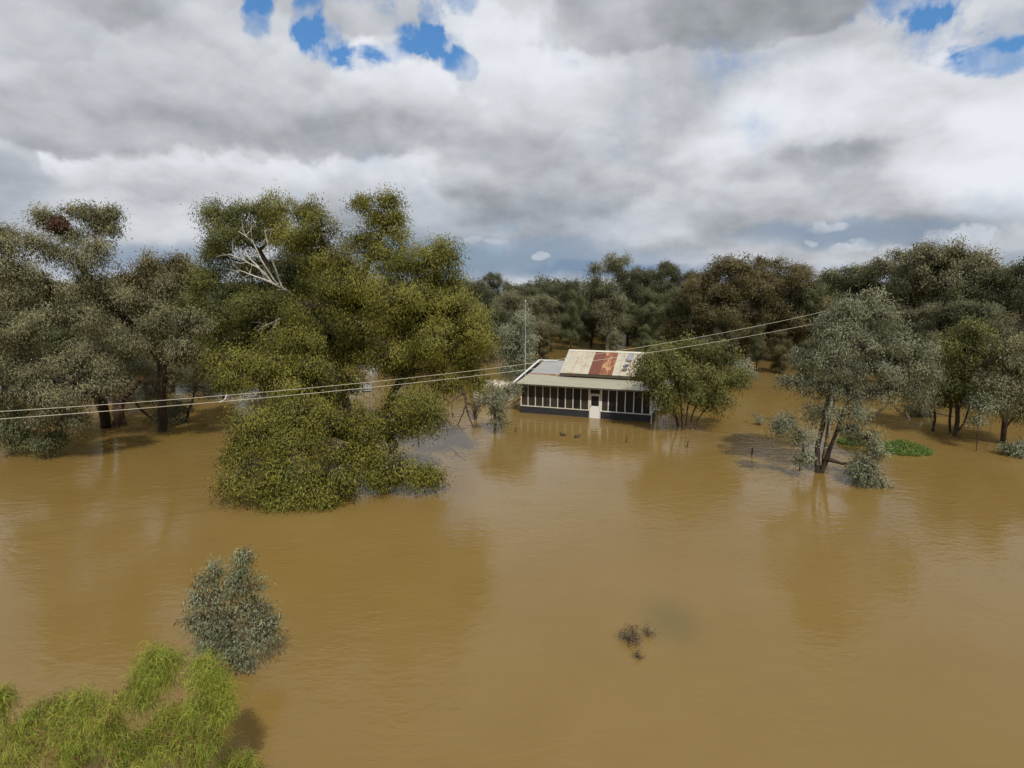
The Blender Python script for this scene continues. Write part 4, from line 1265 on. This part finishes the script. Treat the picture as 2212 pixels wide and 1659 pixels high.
hero('weeping_wattle', 'broad dense clump of weeping green foliage in the bottom left corner', 'tree', (170, 1740), [
    (120, 1520, 26, 16, 10.3), (165, 1510, 26, 16, 10.3), (210, 1515, 24, 16, 10.3), (85, 1535, 24, 18, 10.2), (245, 1525, 22, 18, 10.3), (140, 1550, 30, 20, 10.1), (190, 1550, 28, 20, 10.1), (60, 1560, 24, 20, 10.1), (235, 1560, 26, 22, 10.1), (265, 1590, 20, 24, 10.1),
    (105, 1585, 30, 22, 10), (160, 1595, 28, 22, 10), (215, 1600, 28, 24, 10), (60, 1605, 28, 24, 9.9), (20, 1590, 24, 24, 10), (120, 1630, 34, 26, 9.8), (180, 1640, 34, 26, 9.8), (240, 1645, 32, 26, 9.8), (290, 1650, 28, 24, 9.9), (50, 1650, 36, 26, 9.7), (0, 1640, 24, 30, 9.8)],
    [[(170, 1740), (165, 1640, 10), (170, 1560, 10.1)], [(150, 1740), (110, 1590, 10), (80, 1550, 10.1)], [(190, 1740), (220, 1600, 10.1), (240, 1545, 10.2)]],
    'weep', 'barkred', R=0.024, seed=52, dens=0.62, **KW)
hero('weeping_wattle', 'thin wisp of weeping green foliage at the left edge', 'tree', (-20, 1720), [
    (2, 1500, 14, 16, 10.3), (-14, 1525, 20, 20, 10.2), (-20, 1560, 24, 26, 10)],
    [[(-20, 1720), (-18, 1620, 10.1), (-10, 1520, 10.2)]],
    'weep', 'barkred', R=0.03, seed=53, dens=0.6, **KW)
hero('weeping_wattle', 'small tuft of weeping green foliage at the bottom edge right of the clump', 'tree', (540, 1780), [
    (495, 1645, 20, 14, 10.9), (528, 1645, 16, 16, 10.8), (515, 1680, 34, 22, 10.7)],
    [[(540, 1780), (530, 1700, 10.9), (520, 1660, 10.9)]],
    'weep', 'barkred', R=0.025, seed=54, dens=0.7, **KW)

# ================================================================== GENERIC GUMS FOR THE WOODS BEHIND
def crown_recipe(kind, rng):
    """masses of a gum about 14 m tall, in metres"""
    bl = []
    if kind == 'broad':
        for i in range(34):
            a, q = rng.uniform(0, 6.28), rng.uniform(0, 1) ** .5
            z = rng.uniform(1.8, 12.6)
            rmax = 4.3 * math.sin(math.pi * min(1, (z - 1.0) / 13.5)) ** .7
            bl.append(((math.cos(a) * rmax * q, math.sin(a) * rmax * q, z), (rng.uniform(1.1, 1.8), rng.uniform(1.1, 1.8), rng.uniform(.8, 1.3))))
    elif kind == 'tall':
        for i in range(28):
            a, q = rng.uniform(0, 6.28), rng.uniform(0, 1) ** .6
            z = rng.uniform(1.8, 13.0)
            rmax = 3.0 * math.sin(math.pi * min(1, (z - .5) / 14.5)) ** .6
            bl.append(((math.cos(a) * rmax * q, math.sin(a) * rmax * q, z), (rng.uniform(.9, 1.5), rng.uniform(.9, 1.5), rng.uniform(.8, 1.4))))
    elif kind == 'flat':                       # heads of foliage on bare limbs, gaps of sky between
        for i in range(9):
            a = i * 2.4 + rng.uniform(-.4, .4)
            q = rng.uniform(.3, 1) * 3.6
            bl.append(((math.cos(a) * q, math.sin(a) * q, rng.uniform(10.4, 13.2)), (rng.uniform(.8, 1.35), rng.uniform(.8, 1.35), rng.uniform(.5, .9))))
        for i in range(24):
            a, q = rng.uniform(0, 6.28), rng.uniform(.2, 1) * 3.8
            bl.append(((math.cos(a) * q, math.sin(a) * q, rng.uniform(2.0, 9.8)), (rng.uniform(1.2, 1.7), rng.uniform(1.1, 1.7), rng.uniform(.8, 1.2))))
    elif kind == 'low':                        # crown down to the water
        for i in range(30):
            a, q = rng.uniform(0, 6.28), rng.uniform(0, 1) ** .5
            z = rng.uniform(1.4, 12.4)
            rmax = 4.6 * math.sin(math.pi * min(1, (z + 2.0) / 15.5)) ** .8
            bl.append(((math.cos(a) * rmax * q, math.sin(a) * rmax * q, z), (rng.uniform(1.3, 2.0), rng.uniform(1.3, 2.0), rng.uniform(.9, 1.4))))
    return [(np.array(c_), np.array(r_)) for c_, r_ in bl]


VARS = {}
for vi, (kd, sd_) in enumerate([('broad', 71), ('tall', 72), ('flat', 73), ('low', 74), ('broad', 75), ('flat', 76), ('tall', 77)]):
    rng = np.random.default_rng(sd_)
    bl = crown_recipe(kd, rng)
    tr = [[np.array((0, 0, 0.)), np.array((.3, .1, 3.)), np.array((.1, .3, 6.5)), np.array((.4, -.2, 10.))],
          [np.array((.3, .1, 2.6)), np.array((-1.4, .6, 6.)), np.array((-1.8, .4, 9.))], [np.array((.2, .2, 3.4)), np.array((1.6, -.5, 6.4)), np.array((2.0, .2, 9.))]]
    trb = []
    for q in tr[1:]:
        trb.append(q)
    pos_tr = [tr[0]] + trb
    # forks leave the main stem: keep them as own chains starting on it
    V = make_parts(rng, [tr[0]], bl, .26, (0.25, 0.09), .60, .66, 38, .30, low=.3, twig=.018, rmin=.03, foot=-.8)
    VARS[vi] = V


def gum(px, d, top, sc, var, leafm, label, bark='bark', name='gum_tree', group='gum trees in the flooded woods', cat='tree'):
    x, y, ztop = W(px, top, d)
    k_ = ztop / 13.4
    tm, cm = VARS[var]
    e = empty(name, (x, y, 0), (px * 7.31) % 6.28, label=label, cat=cat, group=group)
    e.scale = (k_ * sc, k_ * sc, k_)
    for nm, me_, m_ in (('trunk', tm, BK[bark]), ('crown', cm, LM[leafm])):
        if not me_.materials:
            me_.materials.append(m_)
        o = bpy.data.objects.new(nm, me_)
        col.objects.link(o)
        o.parent = e
        o.material_slots[0].link = 'OBJECT'
        o.material_slots[0].material = m_
    return e


WOODS = [
    # behind the house, left to right
    (1022, 104, 604, 1.0, 4, 'dark', 'dark gum on the skyline just right of the largest gum'),
    (1075, 112, 590, .9, 2, 'dark', 'dark flat topped gum second from the largest gum on the skyline'),
    (1128, 108, 604, 1.0, 5, 'dark', 'dark skyline gum directly above the antenna mast tip'),
    (1045, 84, 650, 1.0, 0, 'mid', 'green grey gum between the largest gum and the antenna mast'),
    (1105, 92, 628, 1.1, 4, 'greydark', 'broad grey green gum directly behind the antenna mast'),
    (1165, 95, 632, 1.05, 0, 'greydark', 'broad grey green gum immediately right of the antenna mast'),
    (1212, 112, 600, .9, 5, 'dark', 'small dark treetop on the skyline above the left end of the roof'),
    (1235, 100, 628, .8, 1, 'mid', 'slim yellowish green gum above the left end of the rusty roof'),
    (1175, 86, 712, .8, 3, 'brown', 'low brownish tree standing in shade between mast and roof ridge'),
    (1280, 108, 612, 1.0, 3, 'mid', 'dark green gum at the edge of the shaded gap behind the roof ridge'),
    (1318, 100, 552, .95, 1, 'greydark', 'tallest silvery gum on the skyline behind the roof ridge', 'barkpale'),
    (1362, 112, 562, .9, 5, 'dark', 'dark flat topped gum touching the tallest silvery gum on its right'),
    (1330, 84, 715, .8, 4, 'grey', 'lower grey gum with pale stem just above the roof ridge', 'barkpale'),
    (1395, 106, 625, 1.1, 3, 'mid', 'rounded olive tree behind the satellite dishes'),
    (1425, 118, 566, .95, 2, 'dark', 'dark umbrella headed gum on the skyline above the satellite dishes'),
    (1478, 116, 570, .9, 5, 'dark', 'dark umbrella headed gum on the skyline above the round crowned tree'),
    (1398, 80, 700, .8, 3, 'mid', 'low green tree right behind the right end of the house roof'),
    (1462, 88, 622, 1.0, 4, 'mid', 'muted green gum standing left of the russet gums'),
    (1520, 84, 590, 1.1, 0, 'brown', 'leftmost of the russet brown gums beside the channel'),
    (1592, 84, 552, 1.15, 4, 'brown', 'tall russet gum with the highest left peak in the russet row'),
    (1655, 92, 556, 1.0, 2, 'brown', 'tall russet gum in the middle of the russet row'),
    (1712, 86, 562, 1.1, 0, 'brown', 'tall russet gum with dark round heads of leaves beside the silvery gum'),
    (1762, 84, 618, .9, 4, 'mid', 'greenish gum lowest at the right end of the russet row'),
    (1690, 74, 712, .9, 3, 'brown', 'low leaning russet tree at the head of the open channel'),
    (1555, 80, 690, .95, 3, 'dark', 'dark low tree behind the round crowned tree'),
    (1640, 78, 700, .7, 1, 'mid', 'narrow green tree overhanging the left bank of the channel'),
    # right background
    (1800, 98, 582, 1.0, 4, 'mid', 'hazy green grey gum at the dip in the skyline above the silvery gum'),
    (1852, 88, 566, 1.05, 0, 'mid', 'hazy gum directly above the top of the silvery gum'),
    (1912, 86, 548, 1.0, 5, 'greydark', 'sparse topped gum right of the silvery gum top'),
    (1975, 82, 536, 1.0, 2, 'greydark', 'thin topped gum with gaps of sky left of the tallest right gum'),
    (2042, 74, 520, 1.05, 4, 'greydark', 'tallest grey brown gum on the right skyline'),
    (2092, 74, 532, 1.0, 0, 'greydark', 'grey brown gum joined to the right side of the tallest right gum'),
    (2150, 70, 580, 1.1, 4, 'mid', 'rounded olive gum between the tallest right gum and the frame edge'),
    (2205, 68, 545, 1.05, 5, 'dark', 'dark gum at the right edge of the skyline'),
    (2185, 54, 672, 1.0, 3, 'brown', 'dense olive brown low tree above the right edge grey gum'),
    (2260, 62, 600, 1.1, 0, 'dark', 'dark gum partly cut by the right frame edge'),
    (1745, 66, 735, .8, 3, 'dark', 'dark low tree behind the left side of the silvery gum'),
    (1850, 64, 705, 1.0, 3, 'dark', 'dark tree directly behind the trunk of the silvery gum'),
    (1935, 62, 690, 1.0, 4, 'dark', 'shaded tree with trunk seen beyond the channel right of the pole'),
    (2020, 60, 655, 1.1, 3, 'greydark', 'shaded grey tree behind the slim dark trunked sapling'),
    (2100, 56, 640, 1.1, 0, 'dark', 'dark tree behind the olive crowned multi trunk tree'),
    (2165, 52, 690, .9, 4, 'dark', 'dark tree behind the forked gum at the right edge'),
    # left background
    (-30, 60, 560, 1.2, 0, 'greydark', 'grey gum behind the left frame edge above the flowering gum'),
    (60, 64, 590, 1.2, 4, 'greydark', 'shaded grey gum behind the far left of the large grey gum'),
    (150, 62, 640, 1.2, 3, 'mid', 'shaded green tree behind the middle of the large grey gum'),
    (292, 66, 585, 1.0, 0, 'greydark', 'grey gum closing the skyline gap right of the large grey gum'),
    (345, 60, 545, 1.0, 4, 'brown', 'brown tinged gum left of the tall gum with white limbs'),
    (400, 64, 560, .95, 0, 'greydark', 'grey gum tucked against the left side of the tall gum with white limbs'),
    (250, 56, 715, 1.0, 3, 'dark', 'dark low tree behind the leaning double trunk gum'),
    (60, 54, 740, 1.1, 3, 'dark', 'dark low tree behind the flowering gum at far left'),
    (470, 58, 700, 1.1, 4, 'dark', 'dark tree behind the lower left of the tall gum with white limbs'),
    (560, 60, 690, 1.1, 0, 'dark', 'dark tree behind the left half of the largest gum'),
    (650, 60, 640, 1.1, 0, 'mid', 'shaded tree directly behind the trunk of the largest gum'),
    (735, 78, 640, 1.1, 3, 'mid', 'shaded tree behind the middle of the largest gum'),
    (830, 82, 650, 1.1, 4, 'mid', 'shaded tree beyond the water behind the largest gum'),
    (905, 88, 640, 1.1, 3, 'mid', 'green tree beyond the water behind the right half of the largest gum'),
    (968, 92, 625, 1.1, 0, 'mid', 'green tree seen past the right edge of the largest gum'),
    (500, 68, 780, .8, 3, 'dark', 'small dark tree in the shaded gap left of the largest gum'),
]
for w_ in WOODS:
    gum(*w_[:7], **({'bark': w_[7]} if len(w_) > 7 else {}))

# far woods that read as one mass
rng = np.random.default_rng(99)
Cs, Os, Ts = [], [], []
P0, P1 = [], []
for i in range(320):
    d = rng.uniform(118, 205)
    px = rng.uniform(-700, 2950)
    x = W(px, 600, d)[0]
    hgt = rng.uniform(9.5, 12.6) if d < 160 else rng.uniform(9, 13.2)
    nb_ = 7
    bl = []
    for j in range(nb_):
        a, q = rng.uniform(0, 6.28), rng.uniform(0, 3.2)
        bl.append(((x + math.cos(a) * q, d + math.sin(a) * q, max(1.2, hgt - rng.uniform(.8, 11))), (rng.uniform(1.6, 2.8),) * 2 + (rng.uniform(1., 1.7),)))
    C, O, B_, T = crown_points(rng, bl, 1.3, .9, .15, .3)
    Cs.append(C); Os.append(O); Ts.append(T)
    P0.append((x, d, -.5)); P1.append((x + rng.normal() * .4, d, hgt * .75))
C, O, T = np.concatenate(Cs), np.concatenate(Os), np.concatenate(Ts)
me = leaves_mesh(rng, C, O, np.full(len(C), 1.3), T, .62, .26, 16, 1.0, name='far_woods')
link('far_woods', me, LM['dark'])
tag(bpy.data.objects['far_woods'], label='far dark gum woods reading as one mass along the horizon', cat='woods', kind='stuff')

# ================================================================== SMALL THINGS IN THE WATER
def weed(label, cx, cy, w_, dpt, seed, n=900):
    rng = np.random.default_rng(seed)
    o = G(cx, cy)
    q = np.sqrt(rng.uniform(0, 1, n)) * (0.75 + 0.3 * np.sin(rng.uniform(0, 6.28, n) * 3))
    a = rng.uniform(0, 6.28, n)
    h = np.clip(1 - q, 0, 1) * rng.uniform(.1, .62, n)
    C = np.stack([np.cos(a) * q * w_, np.sin(a) * q * dpt, h * (0.5 + .5 * np.sin(a * 3 + 1) ** 2) + .03], 1)
    O = np.tile(np.array([[0, 0, 1.0]]), (n, 1))
    me = leaves_mesh(rng, C, O, np.full(n, .16), np.full(n, .3), .13, .075, 12, 1.0, hang=-.2, name='floating_weed')
    ob = link('floating_weed', me, LM['weed'])
    ob.location = tuple(o)
    tag(ob, label=label, cat='water weed', kind='stuff')


weed('bright green mat of floating weed right of the silvery gum', 1948, 972, 1.75, 1.5, 61, 1500)
weed('small bright green weed patch glimpsed behind the silvery gum branches', 1838, 958, .95, .7, 62, 420)

# fallen timber
o = G(1975, 890)
e = empty('fallen_branch', o, label='fallen broken branch with pale broken stubs floating beyond the weed', cat='branch')
mb = MB()
mb.tube([W(1925, 868, 50) - o, W(1940, 888, 49.6) - o, W(1960, 893, 49.3) - o], [.05, .06, .03], 6)
mb.tube([W(1948, 875, 50) - o, W(1985, 884, 49.6) - o, W(2025, 893, 49.2) - o, W(2060, 900, 49) - o], [.10, .12, .08, .03], 7)
mb.tube([W(1952, 886, 49.6) - o, W(1990, 896, 49.2) - o, W(2020, 898, 49) - o], [.05, .05, .02], 6)
mb.build('limb', BK['bark'], e)
mb = MB()
mb.tube([W(1996, 889, 49.5) - o, W(1993, 874, 49.7) - o, W(1989, 868, 49.8) - o], [.06, .05, .02], 6)
mb.tube([W(2000, 890, 49.4) - o, W(2012, 886, 49.4) - o, W(2016, 892, 49.3) - o], [.05, .06, .02], 6)
mb.build('broken_stub', BK['barkpale'], e)
MB().tube([W(1958, 893, 49.0) - o, W(1966, 906, 48.0) - o, W(1975, 922, 47.0) - o], [.03, .025, .012], 5).build('pale_stick', BK['barkwhite'], e)
rgx = np.random.default_rng(8)
bl = pxblobs([(1972, 880, 14, 8, 49.4), (1995, 893, 18, 6, 49.2)], o)
C, O, B_, T = crown_points(rgx, bl, .3, 1, .1, .03)
link('leaves', leaves_mesh(rgx, C, O, np.full(len(C), .3), T, .2, .06, 26, 1.0, name='leaves'), LM['greydark'], e)

m_post = plain('post_rust', (0.10, 0.06, 0.04), 0.9, 0.3, 9.0)
for (px, py, h, lab) in [(1114, 934, .42, 'short dark fence post in the water nearest the left house corner'),
                         (1353, 956, .42, 'short dark post in the water in front of the dark windows'),
                         (1485, 966, .45, 'short dark post in the water below the round crowned tree'),
                         (1624, 983, .50, 'short dark post in the shadow left of the silvery gum'),
                         (903, 930, 1.3, 'taller dark post under the right side branches of the largest gum')]:
    o = G(px, py)
    e = empty('fence_post', o, label=lab, cat='post', group='drowned fence posts')
    b_ = MB()
    b_.bar((0, 0, -.4), (.03, .0, h), .055 if h < 1 else .09)
    b_.bar((-.03, 0, -.4), (-.0, 0, h * .9), .02, .07)
    b_.build('shaft', m_post, e)
    MB().box(.0 + .0, .07, -.035, .035, h - .03, h + .015).build('cap', m_post, e)


def duck(px, py, rz, label):
    o = G(px, py)
    e = empty('duck', o, rz, label=label, cat='duck', group='ducks swimming in front of the house')
    md = plain('duck_brown', (0.055, 0.040, 0.030), 0.8, 0.4, 20.0)
    mb = MB()
    # body and neck lofted along a spine: tail, back, breast, neck, head, bill
    sp_ = [(-.26, .07, .015), (-.20, .065, .05), (-.10, .05, .095), (.02, .045, .115), (.12, .055, .10), (.17, .10, .065), (.19, .16, .042), (.205, .205, .045), (.235, .225, .040), (.27, .22, .018), (.31, .21, .008)]
    mb.tube([(x, 0, z) for x, z, r in sp_], [r for x, z, r in sp_], 12)
    mb.build('body', md, e, True)
    for s_ in (-1, 1):
        w_ = MB()
        w_.poly([(-.22, s_ * .05, .12), (-.05, s_ * .118, .07), (.09, s_ * .105, .09), (.06, s_ * .07, .15), (-.10, s_ * .05, .16)])
        w_.build('wing', md, e)


duck(1216, 941, 2.6, 'left one of two dark ducks swimming before the white door')
duck(1247, 945, .2, 'right one of two dark ducks swimming before the white door')

# small leaf litter drifting on the water
